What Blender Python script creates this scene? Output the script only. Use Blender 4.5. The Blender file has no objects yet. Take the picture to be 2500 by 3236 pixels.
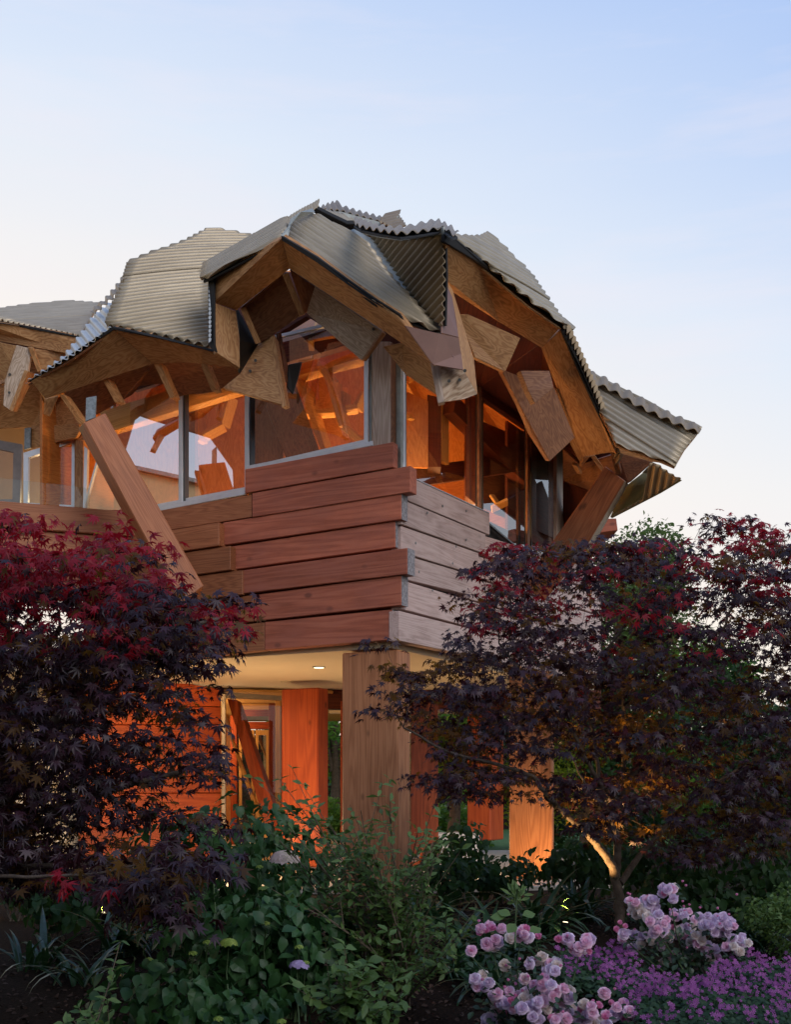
import bpy, bmesh, math, random
import numpy as np
from mathutils import Vector, Matrix, Quaternion
from math import radians as RD
random.seed(7); np.random.seed(7)
S = bpy.context.scene
C = S.collection
# ------------------------------------------------------------------ camera
F, CX, CY, H = 3776.0, 1250.0, 2500.0, 1.5      # focal length in photo pixels, principal column, horizon row, eye height
cam_d = bpy.data.cameras.new('camera'); cam = bpy.data.objects.new('camera', cam_d); C.objects.link(cam)
cam.location = (0, 0, H); cam.rotation_euler = (RD(90), 0, 0)
cam_d.sensor_fit = 'HORIZONTAL'; cam_d.sensor_width = 36.0; cam_d.lens = F/2500*36
cam_d.shift_y = (CY-1618)/2500; cam_d.clip_start = 0.1; cam_d.clip_end = 3000
S.camera = cam
# ------------------------------------------------------------------ world
SUN_EL, SUN_AZ = RD(30), RD(148)      # azimuth clockwise from +Y
w = bpy.data.worlds.new('World'); S.world = w; w.use_nodes = True
nt = w.node_tree; nt.nodes.clear()
def N(t, kind, **kw):
    n = t.nodes.new(kind)
    for k, v in kw.items(): setattr(n, k, v)
    return n
def L(t, a, b): t.links.new(a, b)
out = N(nt, 'ShaderNodeOutputWorld'); bg = N(nt, 'ShaderNodeBackground'); bg2 = N(nt, 'ShaderNodeBackground')
sky = N(nt, 'ShaderNodeTexSky', sky_type='NISHITA'); sky.sun_disc = False
sky.sun_elevation = RD(3); sky.sun_rotation = RD(-80); sky.air_density = 1.0
L(nt, sky.outputs[0], bg2.inputs[0]); bg2.inputs[1].default_value = 0.05
tc = N(nt, 'ShaderNodeTexCoord'); sp = N(nt, 'ShaderNodeSeparateXYZ'); L(nt, tc.outputs['Generated'], sp.inputs[0])
dt = N(nt, 'ShaderNodeVectorMath', operation='DOT_PRODUCT'); L(nt, tc.outputs['Generated'], dt.inputs[0]); dt.inputs[1].default_value = (-.507, .862, 0)
o1 = N(nt, 'ShaderNodeMath', operation='MULTIPLY_ADD'); L(nt, dt.outputs['Value'], o1.inputs[0]); o1.inputs[1].default_value = -.72; o1.inputs[2].default_value = .72
o2 = N(nt, 'ShaderNodeMath', operation='SMOOTH_MIN'); L(nt, o1.outputs[0], o2.inputs[0]); o2.inputs[1].default_value = .42; o2.inputs[2].default_value = .12
o3 = N(nt, 'ShaderNodeMath', operation='SUBTRACT'); L(nt, o2.outputs[0], o3.inputs[0]); o3.inputs[1].default_value = .15
m1 = N(nt, 'ShaderNodeMath', operation='ADD'); L(nt, o3.outputs[0], m1.inputs[0]); L(nt, sp.outputs[2], m1.inputs[1])
nz = N(nt, 'ShaderNodeTexNoise'); nz.inputs['Scale'].default_value = 2.2; nz.inputs['Detail'].default_value = 5
mp = N(nt, 'ShaderNodeMapping'); mp.inputs['Scale'].default_value = (1, 1, 4.5); L(nt, tc.outputs['Generated'], mp.inputs[0]); L(nt, mp.outputs[0], nz.inputs[0])
m2 = N(nt, 'ShaderNodeMath', operation='MULTIPLY_ADD'); L(nt, nz.outputs[0], m2.inputs[0]); m2.inputs[1].default_value = 0.07; L(nt, m1.outputs[0], m2.inputs[2])
m3 = N(nt, 'ShaderNodeMath', operation='SUBTRACT'); L(nt, m2.outputs[0], m3.inputs[0]); m3.inputs[1].default_value = 0.035
rp = N(nt, 'ShaderNodeValToRGB'); L(nt, m3.outputs[0], rp.inputs[0])
def ramp(node, stops):
    e = node.color_ramp.elements
    while len(e) > 1: e.remove(e[-1])
    e[0].position = stops[0][0]; e[0].color = (*stops[0][1], 1)
    for p, c in stops[1:]:
        x = e.new(p); x.color = (*c, 1)
ramp(rp, [(0, (.95, .82, .74)), (.22, (.95, .86, .79)), (.34, (.86, .84, .85)), (.46, (.72, .79, .91)), (.60, (.54, .66, .90)), (.76, (.36, .52, .88)), (1, (.28, .42, .80))])
n5 = N(nt, 'ShaderNodeTexNoise'); n5.inputs['Scale'].default_value = 3.0; n5.inputs['Detail'].default_value = 6; n5.inputs['Roughness'].default_value = .6
mp5 = N(nt, 'ShaderNodeMapping'); mp5.inputs['Scale'].default_value = (1, 1, 7); mp5.inputs['Rotation'].default_value = (0, .12, 0); mp5.inputs['Location'].default_value = (2.3, .4, 1.1); L(nt, tc.outputs['Generated'], mp5.inputs[0]); L(nt, mp5.outputs[0], n5.inputs[0])
r5 = N(nt, 'ShaderNodeMapRange'); r5.inputs['From Min'].default_value = .50; r5.inputs['From Max'].default_value = .78; r5.inputs['To Max'].default_value = .45; L(nt, n5.outputs[0], r5.inputs[0])
x5 = N(nt, 'ShaderNodeMix', data_type='RGBA'); L(nt, r5.outputs[0], x5.inputs[0]); L(nt, rp.outputs[0], x5.inputs[6]); x5.inputs[7].default_value = (.88, .80, .86, 1)
L(nt, x5.outputs[2], bg.inputs[0]); bg.inputs[1].default_value = 1.0
add = N(nt, 'ShaderNodeAddShader'); L(nt, bg.outputs[0], add.inputs[0]); L(nt, bg2.outputs[0], add.inputs[1]); L(nt, add.outputs[0], out.inputs[0])
sun_d = bpy.data.lights.new('sun', 'SUN'); sun = bpy.data.objects.new('sun', sun_d); C.objects.link(sun)
sun_d.energy = 1.45; sun_d.angle = RD(36); sun_d.color = (1, .93, .88)
to_sun = Vector((math.sin(SUN_AZ)*math.cos(SUN_EL), math.cos(SUN_AZ)*math.cos(SUN_EL), math.sin(SUN_EL)))
sun.rotation_euler = to_sun.to_track_quat('Z', 'Y').to_euler()
vs = S.view_settings; vs.view_transform = 'Standard'; vs.look = 'None'; vs.gamma = 1; vs.use_curve_mapping = False; vs.exposure = 0
S.render.resolution_x, S.render.resolution_y = 792, 1024

# ------------------------------------------------------------------ geometry helpers
Z = Vector((0, 0, 1))
def P(x, y, d): return Vector(((x-CX)/F*d, d, H+(CY-y)/F*d))         # photo pixel + distance -> place in the world
def crop(ox, oy, s):
    def f(x, y, d=None): return (ox+x*s, oy+y*s) if d is None else P(ox+x*s, oy+y*s, d)
    return f
k1 = crop(0, 900, 700/1687); k2 = crop(580, 600, 700/1687); k3 = crop(1100, 620, 700/1687); k4 = crop(1600, 1000, 700/1687)
k5 = crop(500, 1200, 800/1687); k6 = crop(1100, 1300, 900/1687)
s1 = crop(0, 1500, 850/1687); s2 = crop(500, 2000, 900/1687); s3 = crop(1200, 2000, 900/1687); s4 = crop(1700, 1500, 800/1687)
s5 = crop(0, 2400, 1000/1687); s6 = crop(800, 2500, 800/1687); s7 = crop(1400, 2500, 1100/1687)
CORNER = P(1255, 2500, 12); CORNER.z = 0
uL = Vector((-.883, .469, 0)).normalized(); uR = Vector((.469, .883, 0)).normalized()
nL = -uR.copy(); nR = -uL.copy()                                           # outward normals of the two facades
EYE = Vector((0, 0, H))
def hit(x, y, c, n):
    r = P(x, y, 1)-EYE; t = (c-EYE).dot(n)/r.dot(n); return EYE+r*t
def onL(x, y, o=0.0): return hit(x, y, CORNER+nL*o, nL)
def onR(x, y, o=0.0): return hit(x, y, CORNER+nR*o, nR)
def onZ(x, y, z): return hit(x, y, Vector((0, 0, z)), Z)

WM = {}                                                                      # world matrices by object
def link(o, M, parent):
    C.objects.link(o)
    if parent is not None:
        o.parent = parent; o.matrix_basis = WM[parent.name].inverted() @ M
    else: o.matrix_basis = M
    WM[o.name] = M.copy(); return o
def empty(name, loc, label, cat, group=None):
    o = bpy.data.objects.new(name, None); o.empty_display_size = .2; link(o, Matrix.Translation(loc), None)
    o['label'] = label; o['category'] = cat
    if group: o['group'] = group
    return o
def frame(g, n):
    n = n.normalized(); g = (g-n*g.dot(n))
    if g.length < 1e-6: g = n.orthogonal()
    g.normalize(); y = n.cross(g)
    return Matrix((g, y, n)).transposed()
def mk(name, verts, faces, mat, parent, g=None, n=None, smooth=False, bevel=0.0):
    c = sum(verts, Vector())/len(verts)
    R = frame(g, n) if g is not None else Matrix.Identity(3)
    Ri = R.transposed()
    me = bpy.data.meshes.new(name); me.from_pydata([Ri @ (v-c) for v in verts], [], faces); me.update()
    bm = bmesh.new(); bm.from_mesh(me); bmesh.ops.recalc_face_normals(bm, faces=bm.faces); bm.to_mesh(me); bm.free()
    me.materials.append(mat)
    if smooth:
        for p in me.polygons: p.use_smooth = True
    o = bpy.data.objects.new(name, me)
    link(o, Matrix.Translation(c) @ R.to_4x4(), parent)
    if bevel:
        b = o.modifiers.new('bevel', 'BEVEL'); b.width = bevel; b.segments = 1; b.limit_method = 'ANGLE'
    return o
def normal_of(p):
    n = Vector()
    for i in range(len(p)): a, b = p[i], p[(i+1) % len(p)]; n += a.cross(b)
    return n.normalized()
def prism(name, pts, vec, mat, parent, g=None, bevel=.004, **kw):
    pts = [Vector(p) for p in pts]; k = len(pts)
    v = pts+[p+vec for p in pts]
    f = [tuple(range(k)), tuple(range(2*k-1, k-1, -1))]+[(i, (i+1) % k, k+(i+1) % k, k+i) for i in range(k)]
    n = normal_of(pts)
    if g is None:
        e = [(pts[(i+1) % k]-pts[i]) for i in range(k)]; g = max(e, key=lambda q: q.length)
    return mk(name, v, f, mat, parent, g, n, bevel=bevel)
def board(name, pts, t, mat, parent, g=None, bevel=.004):
    """panel whose given outline faces the camera, with real thickness t behind it"""
    pts = [Vector(p) for p in pts]; n = normal_of(pts); c = sum(pts, Vector())/len(pts)
    if n.dot(EYE-c) < 0: n = -n
    return prism(name, pts, -n*t, mat, parent, g, bevel)
def beam(name, a, b, wd, th, mat, parent, side=None, bevel=.004):
    """rectangular timber from a to b; wd across (along side), th the other way"""
    d = (b-a).normalized(); s = side if side is not None else Z.cross(d)
    s = (s-d*s.dot(d)).normalized(); q = d.cross(s)
    v = [a+s*(i*wd/2)+q*(j*th/2) for i, j in ((-1, -1), (1, -1), (1, 1), (-1, 1))]
    return prism(name, v, b-a, mat, parent, g=q, bevel=bevel) if False else mk(name, v+[p+(b-a) for p in v],
        [(0, 1, 2, 3), (7, 6, 5, 4), (0, 4, 5, 1), (1, 5, 6, 2), (2, 6, 7, 3), (3, 7, 4, 0)], mat, parent, d, q, bevel=bevel)

# ------------------------------------------------------------------ materials
def newmat(name):
    m = bpy.data.materials.new(name); m.use_nodes = True; t = m.node_tree
    return m, t, t.nodes['Principled BSDF']
def wood(name, dark, mid, light, figure=1.0, rough=.55, fine=1.0, weather=None, knots=False, spec=.3, stretch=.16):
    """timber with the grain along local X; figure sets how wide the plywood figure swirls"""
    m, t, b = newmat(name)
    tc = N(t, 'ShaderNodeTexCoord'); oi = N(t, 'ShaderNodeObjectInfo')
    ad = N(t, 'ShaderNodeVectorMath', operation='ADD'); L(t, tc.outputs['Object'], ad.inputs[0])
    sc = N(t, 'ShaderNodeVectorMath', operation='SCALE'); cb = N(t, 'ShaderNodeCombineXYZ')
    for i in range(3): L(t, oi.outputs['Random'], cb.inputs[i])
    L(t, cb.outputs[0], sc.inputs[0]); sc.inputs['Scale'].default_value = 37.0; L(t, sc.outputs[0], ad.inputs[1])
    mp = N(t, 'ShaderNodeMapping'); mp.inputs['Scale'].default_value = (stretch*figure, 2.6*figure, 2.6*figure); L(t, ad.outputs[0], mp.inputs[0])
    n1 = N(t, 'ShaderNodeTexNoise'); n1.inputs['Scale'].default_value = 1.3; n1.inputs['Detail'].default_value = 3.5; n1.inputs['Distortion'].default_value = .25
    L(t, mp.outputs[0], n1.inputs[0])
    mu = N(t, 'ShaderNodeMath', operation='MULTIPLY'); L(t, n1.outputs[0], mu.inputs[0]); mu.inputs[1].default_value = 230*fine
    si = N(t, 'ShaderNodeMath', operation='SINE'); L(t, mu.outputs[0], si.inputs[0])
    ma = N(t, 'ShaderNodeMath', operation='MULTIPLY_ADD'); L(t, si.outputs[0], ma.inputs[0]); ma.inputs[1].default_value = .5; ma.inputs[2].default_value = .5
    mp2 = N(t, 'ShaderNodeMapping'); mp2.inputs['Scale'].default_value = (3, 90, 90); L(t, ad.outputs[0], mp2.inputs[0])
    n2 = N(t, 'ShaderNodeTexNoise'); n2.inputs['Scale'].default_value = 1.0; n2.inputs['Detail'].default_value = 3; L(t, mp2.outputs[0], n2.inputs[0])
    mp3 = N(t, 'ShaderNodeMapping'); mp3.inputs['Scale'].default_value = (.9, 2.2, 2.2); L(t, ad.outputs[0], mp3.inputs[0])
    n3 = N(t, 'ShaderNodeTexNoise'); n3.inputs['Scale'].default_value = 1.6; n3.inputs['Detail'].default_value = 6; n3.inputs['Roughness'].default_value = .7; L(t, mp3.outputs[0], n3.inputs[0])
    a1 = N(t, 'ShaderNodeMath', operation='MULTIPLY_ADD'); L(t, ma.outputs[0], a1.inputs[0]); a1.inputs[1].default_value = .26
    a2 = N(t, 'ShaderNodeMath', operation='MULTIPLY'); L(t, n2.outputs[0], a2.inputs[0]); a2.inputs[1].default_value = .38
    L(t, a2.outputs[0], a1.inputs[2])
    a3 = N(t, 'ShaderNodeMath', operation='MULTIPLY_ADD'); L(t, n3.outputs[0], a3.inputs[0]); a3.inputs[1].default_value = .55; L(t, a1.outputs[0], a3.inputs[2])
    r = N(t, 'ShaderNodeValToRGB'); ramp(r, [(.28, dark), (.58, mid), (.92, light)]); L(t, a3.outputs[0], r.inputs[0])
    col = r.outputs[0]
    # every board a little lighter or darker than the next
    hs = N(t, 'ShaderNodeHueSaturation'); mr = N(t, 'ShaderNodeMapRange'); mr.inputs['To Min'].default_value = .74; mr.inputs['To Max'].default_value = 1.20
    L(t, oi.outputs['Random'], mr.inputs[0]); L(t, mr.outputs[0], hs.inputs['Value']); L(t, col, hs.inputs['Color']); col = hs.outputs[0]
    if knots:
        mk_ = N(t, 'ShaderNodeMapping'); mk_.inputs['Scale'].default_value = (2.1, 3.6, 3.6); L(t, ad.outputs[0], mk_.inputs[0])
        vo = N(t, 'ShaderNodeTexVoronoi'); vo.inputs['Scale'].default_value = 1.0; L(t, mk_.outputs[0], vo.inputs[0])
        kr = N(t, 'ShaderNodeMapRange'); kr.inputs['From Min'].default_value = .06; kr.inputs['From Max'].default_value = .13; kr.inputs['To Min'].default_value = .75; kr.inputs['To Max'].default_value = 0
        L(t, vo.outputs['Distance'], kr.inputs[0])
        mx = N(t, 'ShaderNodeMix', data_type='RGBA'); L(t, kr.outputs[0], mx.inputs[0]); L(t, col, mx.inputs[6]); mx.inputs[7].default_value = (dark[0]*.35, dark[1]*.4, dark[2]*.5, 1); col = mx.outputs[2]
    if weather:
        n4 = N(t, 'ShaderNodeTexNoise'); n4.inputs['Scale'].default_value = 2.0; n4.inputs['Detail'].default_value = 8; n4.inputs['Roughness'].default_value = .75; L(t, mp3.outputs[0], n4.inputs[0])
        wr = N(t, 'ShaderNodeMapRange'); wr.inputs['From Min'].default_value = .42; wr.inputs['From Max'].default_value = .72; wr.inputs['To Max'].default_value = .75; L(t, n4.outputs[0], wr.inputs[0])
        mx = N(t, 'ShaderNodeMix', data_type='RGBA'); L(t, wr.outputs[0], mx.inputs[0]); L(t, col, mx.inputs[6]); mx.inputs[7].default_value = (*weather, 1); col = mx.outputs[2]
    L(t, col, b.inputs['Base Color'])
    rr = N(t, 'ShaderNodeMapRange'); rr.inputs['To Min'].default_value = rough-.1; rr.inputs['To Max'].default_value = rough+.15; L(t, n3.outputs[0], rr.inputs[0]); L(t, rr.outputs[0], b.inputs['Roughness'])
    b.inputs['Specular IOR Level'].default_value = spec
    bp = N(t, 'ShaderNodeBump'); bp.inputs['Strength'].default_value = .35; bp.inputs['Distance'].default_value = .004; L(t, a1.outputs[0], bp.inputs['Height']); L(t, bp.outputs[0], b.inputs['Normal'])
    return m
def plain(name, col, rough=.6, metal=0.0, var=.25, scale=6.0, bump=.0, spec=.5, trans=0.0, col2=None, detail=6):
    m, t, b = newmat(name)
    tc = N(t, 'ShaderNodeTexCoord'); n = N(t, 'ShaderNodeTexNoise'); n.inputs['Scale'].default_value = scale; n.inputs['Detail'].default_value = detail; n.inputs['Roughness'].default_value = .65
    L(t, tc.outputs['Object'], n.inputs[0])
    r = N(t, 'ShaderNodeValToRGB'); lo = tuple(c*(1-var) for c in col); hi = col2 or tuple(min(1, c*(1+var)) for c in col)
    ramp(r, [(.3, lo), (.7, hi)]); L(t, n.outputs[0], r.inputs[0]); L(t, r.outputs[0], b.inputs['Base Color'])
    b.inputs['Roughness'].default_value = rough; b.inputs['Metallic'].default_value = metal; b.inputs['Specular IOR Level'].default_value = spec
    if bump:
        bp = N(t, 'ShaderNodeBump'); bp.inputs['Strength'].default_value = bump; bp.inputs['Distance'].default_value = .02; L(t, n.outputs[0], bp.inputs['Height']); L(t, bp.outputs[0], b.inputs['Normal'])
    return m
def leafmat(name, col, col2, rough=.45, trans=.35, tcol=None, spec=.5, scale=2.5):
    """leaves: colour varies with place in the crown (object/world noise) and from leaf to leaf"""
    m, t, b = newmat(name)
    g = N(t, 'ShaderNodeNewGeometry'); n = N(t, 'ShaderNodeTexNoise'); n.inputs['Scale'].default_value = scale; n.inputs['Detail'].default_value = 2
    L(t, g.outputs['Position'], n.inputs[0])
    ad = N(t, 'ShaderNodeMath', operation='MULTIPLY_ADD'); L(t, g.outputs['Random Per Island'], ad.inputs[0]); ad.inputs[1].default_value = .45
    sb = N(t, 'ShaderNodeMath', operation='SUBTRACT'); L(t, n.outputs[0], sb.inputs[0]); sb.inputs[1].default_value = .22; L(t, sb.outputs[0], ad.inputs[2])
    r = N(t, 'ShaderNodeValToRGB'); ramp(r, [(.25, col), (.75, col2)]); L(t, ad.outputs[0], r.inputs[0])
    L(t, r.outputs[0], b.inputs['Base Color']); b.inputs['Roughness'].default_value = rough; b.inputs['Specular IOR Level'].default_value = spec
    tr = N(t, 'ShaderNodeBsdfTranslucent'); tr.inputs[0].default_value = (*(tcol or tuple(c*1.5 for c in col2)), 1)
    mx = N(t, 'ShaderNodeMixShader'); mx.inputs[0].default_value = trans
    L(t, b.outputs[0], mx.inputs[1]); L(t, tr.outputs[0], mx.inputs[2]); L(t, mx.outputs[0], t.nodes['Material Output'].inputs[0])
    return m
def glassmat(name, refl, tint, ref_tint=(1, 1, 1)):
    m, t, b = newmat(name); t.nodes.remove(b)
    gl = N(t, 'ShaderNodeBsdfGlossy'); gl.inputs['Roughness'].default_value = .0; gl.inputs[0].default_value = (*ref_tint, 1)
    tp = N(t, 'ShaderNodeBsdfTransparent'); tp.inputs[0].default_value = (*tint, 1)
    fr = N(t, 'ShaderNodeFresnel'); fr.inputs[0].default_value = 1.5; ge = N(t, 'ShaderNodeNewGeometry')      # only the outer face mirrors
    m0 = N(t, 'ShaderNodeMapRange'); m0.inputs['To Min'].default_value = refl; m0.inputs['To Max'].default_value = 1; L(t, fr.outputs[0], m0.inputs[0])
    iv = N(t, 'ShaderNodeMath', operation='SUBTRACT'); iv.inputs[0].default_value = 1; L(t, ge.outputs['Backfacing'], iv.inputs[1])
    mr = N(t, 'ShaderNodeMath', operation='MULTIPLY'); L(t, m0.outputs[0], mr.inputs[0]); L(t, iv.outputs[0], mr.inputs[1])
    mx = N(t, 'ShaderNodeMixShader'); L(t, mr.outputs[0], mx.inputs[0]); L(t, tp.outputs[0], mx.inputs[1]); L(t, gl.outputs[0], mx.inputs[2])
    L(t, mx.outputs[0], t.nodes['Material Output'].inputs[0]); return m
def emit(name, col, s):
    m, t, b = newmat(name); b.inputs['Emission Color'].default_value = (*col, 1); b.inputs['Emission Strength'].default_value = s; return m

M_red = wood('red_stained_timber', (.22, .055, .028), (.40, .108, .055), (.52, .165, .09), figure=.8, fine=.5, knots=True, rough=.5, weather=(.33, .105, .068))
M_red2 = wood('brown_stained_timber', (.20, .066, .026), (.35, .12, .048), (.46, .18, .078), figure=1.0, fine=.8, knots=True, rough=.5)
M_grey = wood('weathered_timber', (.24, .145, .115), (.44, .30, .255), (.58, .42, .37), figure=.9, fine=.7, knots=True, rough=.45, weather=(.52, .38, .33))
M_end = plain('silvered_end_grain', (.24, .22, .22), .7, var=.6, scale=30, bump=.6)
M_ply = wood('fir_plywood', (.22, .090, .030), (.44, .215, .082), (.58, .34, .15), figure=1.25, fine=.55, stretch=.75)
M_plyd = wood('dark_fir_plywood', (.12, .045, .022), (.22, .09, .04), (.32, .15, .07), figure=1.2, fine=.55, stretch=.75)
M_plyg = wood('weathered_plywood', (.22, .15, .10), (.40, .29, .20), (.60, .48, .37), figure=1.5, fine=.6, stretch=.75)
M_swirl = wood('figured_plywood', (.13, .065, .03), (.42, .29, .19), (.62, .50, .37), figure=1.2, fine=.35, stretch=.9)
M_plyo = wood('interior_plywood', (.40, .13, .022), (.55, .20, .045), (.66, .28, .07), figure=1.0, fine=.5, rough=.4, stretch=.75)
M_rib = wood('interior_rib_timber', (.50, .24, .06), (.66, .34, .10), (.72, .42, .14), figure=.6)
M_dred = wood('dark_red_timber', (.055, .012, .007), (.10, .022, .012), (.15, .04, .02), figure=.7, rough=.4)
M_col = wood('cedar_column', (.19, .070, .028), (.33, .130, .054), (.43, .19, .085), figure=.55, fine=1.1, knots=True)
M_colr = wood('red_cedar_column', (.21, .032, .008), (.32, .052, .012), (.42, .085, .020), figure=.5, knots=True)
M_gcol = wood('pale_fir_post', (.26, .17, .12), (.42, .31, .24), (.55, .44, .35), figure=.8)
M_alu = plain('window_aluminium', (.62, .64, .66), .35, metal=.4, var=.08)
M_dalu = plain('dark_window_frame', (.02, .02, .02), .3, var=.1)
M_gal = plain('galvanised_plate', (.22, .24, .24), .5, metal=.7, var=.4, scale=25)
M_flash = plain('zinc_flashing', (.33, .34, .30), .5, metal=.5, var=.25, scale=8)
M_mauve = plain('mauve_metal_panel', (.22, .115, .085), .5, metal=.2, var=.15, scale=3)
M_black = plain('roof_underlay', (.012, .011, .010), .8)
M_ceil = plain('plaster_soffit', (.72, .60, .42), .8, var=.03, scale=3)
M_soil = plain('bark_mulch', (.010, .006, .004), 1.0, var=.8, scale=45, bump=1.0, col2=(.030, .018, .012), spec=.1)
M_deck = plain('limestone_paving', (.42, .36, .28), .6, var=.12, scale=7)
M_floor = wood('oak_floor', (.40, .22, .08), (.52, .31, .12), (.60, .38, .17), figure=.6)
M_lawn = plain('lawn_grass', (.05, .13, .02), .9, var=.5, scale=20, bump=.5)
M_cush = plain('orange_cushion', (.50, .10, .03), .8, var=.15, scale=20, bump=.1)
M_rattan = plain('brown_rattan', (.12, .06, .03), .6, var=.4, scale=60, bump=.5)
M_glass = glassmat('window_glass', .46, (.97, .96, .94))
M_glassR = glassmat('side_window_glass', .16, (.97, .95, .92))
M_glass2 = glassmat('railing_glass', .0, (.93, .96, .94))
M_glass3 = glassmat('door_glass', .0, (.92, .9, .86))
M_bolt = plain('steel_bolt', (.18, .18, .17), .4, metal=.8)
def corrmat(name, a, b_, metal=.55, rough=.42):
    m, t, b = newmat(name)
    tc = N(t, 'ShaderNodeTexCoord'); mp = N(t, 'ShaderNodeMapping'); mp.inputs['Scale'].default_value = (.8, 5, 5); L(t, tc.outputs['Object'], mp.inputs[0])
    n = N(t, 'ShaderNodeTexNoise'); n.inputs['Scale'].default_value = 2.2; n.inputs['Detail'].default_value = 7; n.inputs['Roughness'].default_value = .7; L(t, mp.outputs[0], n.inputs[0])
    oi = N(t, 'ShaderNodeObjectInfo'); ad = N(t, 'ShaderNodeMath', operation='MULTIPLY_ADD'); L(t, oi.outputs['Random'], ad.inputs[0]); ad.inputs[1].default_value = .16; L(t, n.outputs[0], ad.inputs[2])
    r = N(t, 'ShaderNodeValToRGB'); ramp(r, [(.22, a), (.9, b_)]); L(t, ad.outputs[0], r.inputs[0]); L(t, r.outputs[0], b.inputs['Base Color'])
    b.inputs['Metallic'].default_value = metal; b.inputs['Roughness'].default_value = rough; return m
M_cor = corrmat('galvanised_corrugated_steel', (.25, .198, .128), (.51, .425, .295), .35, .45)
M_cor2 = corrmat('bright_corrugated_steel', (.34, .34, .32), (.56, .56, .53), .5, .4)
M_cor3 = corrmat('bronze_corrugated_steel', (.20, .14, .08), (.36, .27, .16), .4, .5)

# ------------------------------------------------------------------ ground
def struct(o, name=None): o['kind'] = 'structure'; return o
def sheet(name, x0, x1, y0, y1, z, mat, parent=None):
    c = Vector(((x0+x1)/2, (y0+y1)/2, z)); me = bpy.data.meshes.new(name)
    me.from_pydata([(x0-c.x, y0-c.y, 0), (x1-c.x, y0-c.y, 0), (x1-c.x, y1-c.y, 0), (x0-c.x, y1-c.y, 0)], [], [(0, 1, 2, 3)]); me.materials.append(mat)
    return link(bpy.data.objects.new(name, me), Matrix.Translation(c), parent)
def tz(y):
    t = min(1, max(0, (y-3.5)/6.0)); return .42*t*t*(3-2*t)
def onT(x, y, h=0.0):
    """where a photo pixel meets the sloping garden bed (plus height h)"""
    p = onZ(x, y, h)
    for _ in range(12): p = onZ(x, y, .5*(p.z+tz(p.y)+h))
    return p
gy = [-1500, -5, 3.5]+[3.5+.25*i for i in range(1, 25)]+[12, 1500]; gx = [-1500, -8, -4, 0, 4, 8, 1500]
me = bpy.data.meshes.new('ground'); me.from_pydata([(x, y, tz(y)) for y in gy for x in gx], [], [(j*7+i, j*7+i+1, j*7+i+8, j*7+i+7) for j in range(len(gy)-1) for i in range(6)])
me.materials.append(M_soil); struct(link(bpy.data.objects.new('ground', me), Matrix.Identity(4), None))
struct(sheet('lawn', -60, 60, 21.2, 120, .428, M_lawn))
DECK = .47
pv = [Vector((-6, 12.6, 0)), Vector((-1.0, 12.6, 0)), Vector((0.2, 12.6, 0)), Vector((2.6, 13.4, 0)), Vector((3.6, 21, 0)), Vector((-6, 21, 0))]
terr = prism('terrace', pv, Z*DECK, M_deck, None, g=Vector((1, 0, 0)), bevel=0.01); struct(terr)

# ------------------------------------------------------------------ the house
house = empty('timber_house', (0, 14.5, 0), 'sculptural timber house on thick posts under a crumpled corrugated steel roof', 'house')
def hb(name, pts, t, mat, g=None, bevel=.004, par=None): return board(name, pts, t, mat, par or house, g, bevel)

def corr(poly, plane, ridge, mat, pitch=.082, amp=.023, sheets=1, name='roof_sheet', deck=None, bulge=0.0, off=.0, parent=None):
    """corrugated sheet: outline in photo pixels on a plane given by three (x,y,d); ridge = two pixels along a corrugation"""
    A, B, Cc = [P(*q) for q in plane]; n = (B-A).cross(Cc-A).normalized()
    if n.dot(EYE-A) < 0: n = -n
    A = A+n*off
    pts = [hit(x, y, A, n) for x, y in poly]
    r0, r1 = hit(*ridge[0], A, n), hit(*ridge[1], A, n)
    a = (r1-r0).normalized(); b = n.cross(a); c = sum(pts, Vector())/len(pts)
    q = [((p-c).dot(a), (p-c).dot(b)) for p in pts]
    bmin, bmax = min(v for _, v in q), max(v for _, v in q)
    def span(v):
        xs = []
        for i in range(len(q)):
            (xa, ya), (xb, yb) = q[i], q[(i+1) % len(q)]
            if (ya-v)*(yb-v) <= 0 and abs(yb-ya) > 1e-9: xs.append(xa+(xb-xa)*(v-ya)/(yb-ya))
        return (min(xs), max(xs)) if len(xs) >= 2 else None
    Lh = max(abs(u) for u, _ in q)+1e-6
    step = pitch/8; nb = max(2, int((bmax-bmin)/step)); step = (bmax-bmin)/nb
    objs = []; SEG = 8
    cuts = [round(nb*i/sheets) for i in range(sheets+1)]
    for s in range(sheets):
        rows = []
        i0, i1 = cuts[s], cuts[s+1]
        for i in range(i0, min(nb, i1+(3 if s < sheets-1 else 0))+1):      # a lap of three rows over the next sheet
            v = bmin+step*i; vv = min(max(v, bmin+1e-4), bmax-1e-4); sp_ = span(vv)
            if sp_ is None: continue
            h = amp*math.sin(2*math.pi*v/pitch)+(.010 if s % 2 else 0)
            jag = .006*math.sin(s*5.1)
            rows.append([Vector((sp_[0]+(sp_[1]-sp_[0])*k/SEG+jag, vv, h+bulge*(1-((sp_[0]+(sp_[1]-sp_[0])*k/SEG)/Lh)**2))) for k in range(SEG+1)])
        if len(rows) < 2: continue
        verts = [c+a*p.x+b*p.y+n*p.z for r in rows for p in r]
        W = SEG+1; faces = [(i*W+k, i*W+k+1, (i+1)*W+k+1, (i+1)*W+k) for i in range(len(rows)-1) for k in range(SEG)]
        o = mk(name, verts, faces, mat, parent or house, a, n, smooth=True)
        so = o.modifiers.new('thickness', 'SOLIDIFY'); so.thickness = .005; so.offset = 0
        objs.append(o)
    if deck is not None:
        inset = [c+(p-c)*.985-n*(.03+abs(bulge)*0) for p in pts]
        board('roof_deck', inset, .02, deck, parent or house, g=a)
    return objs
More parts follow.
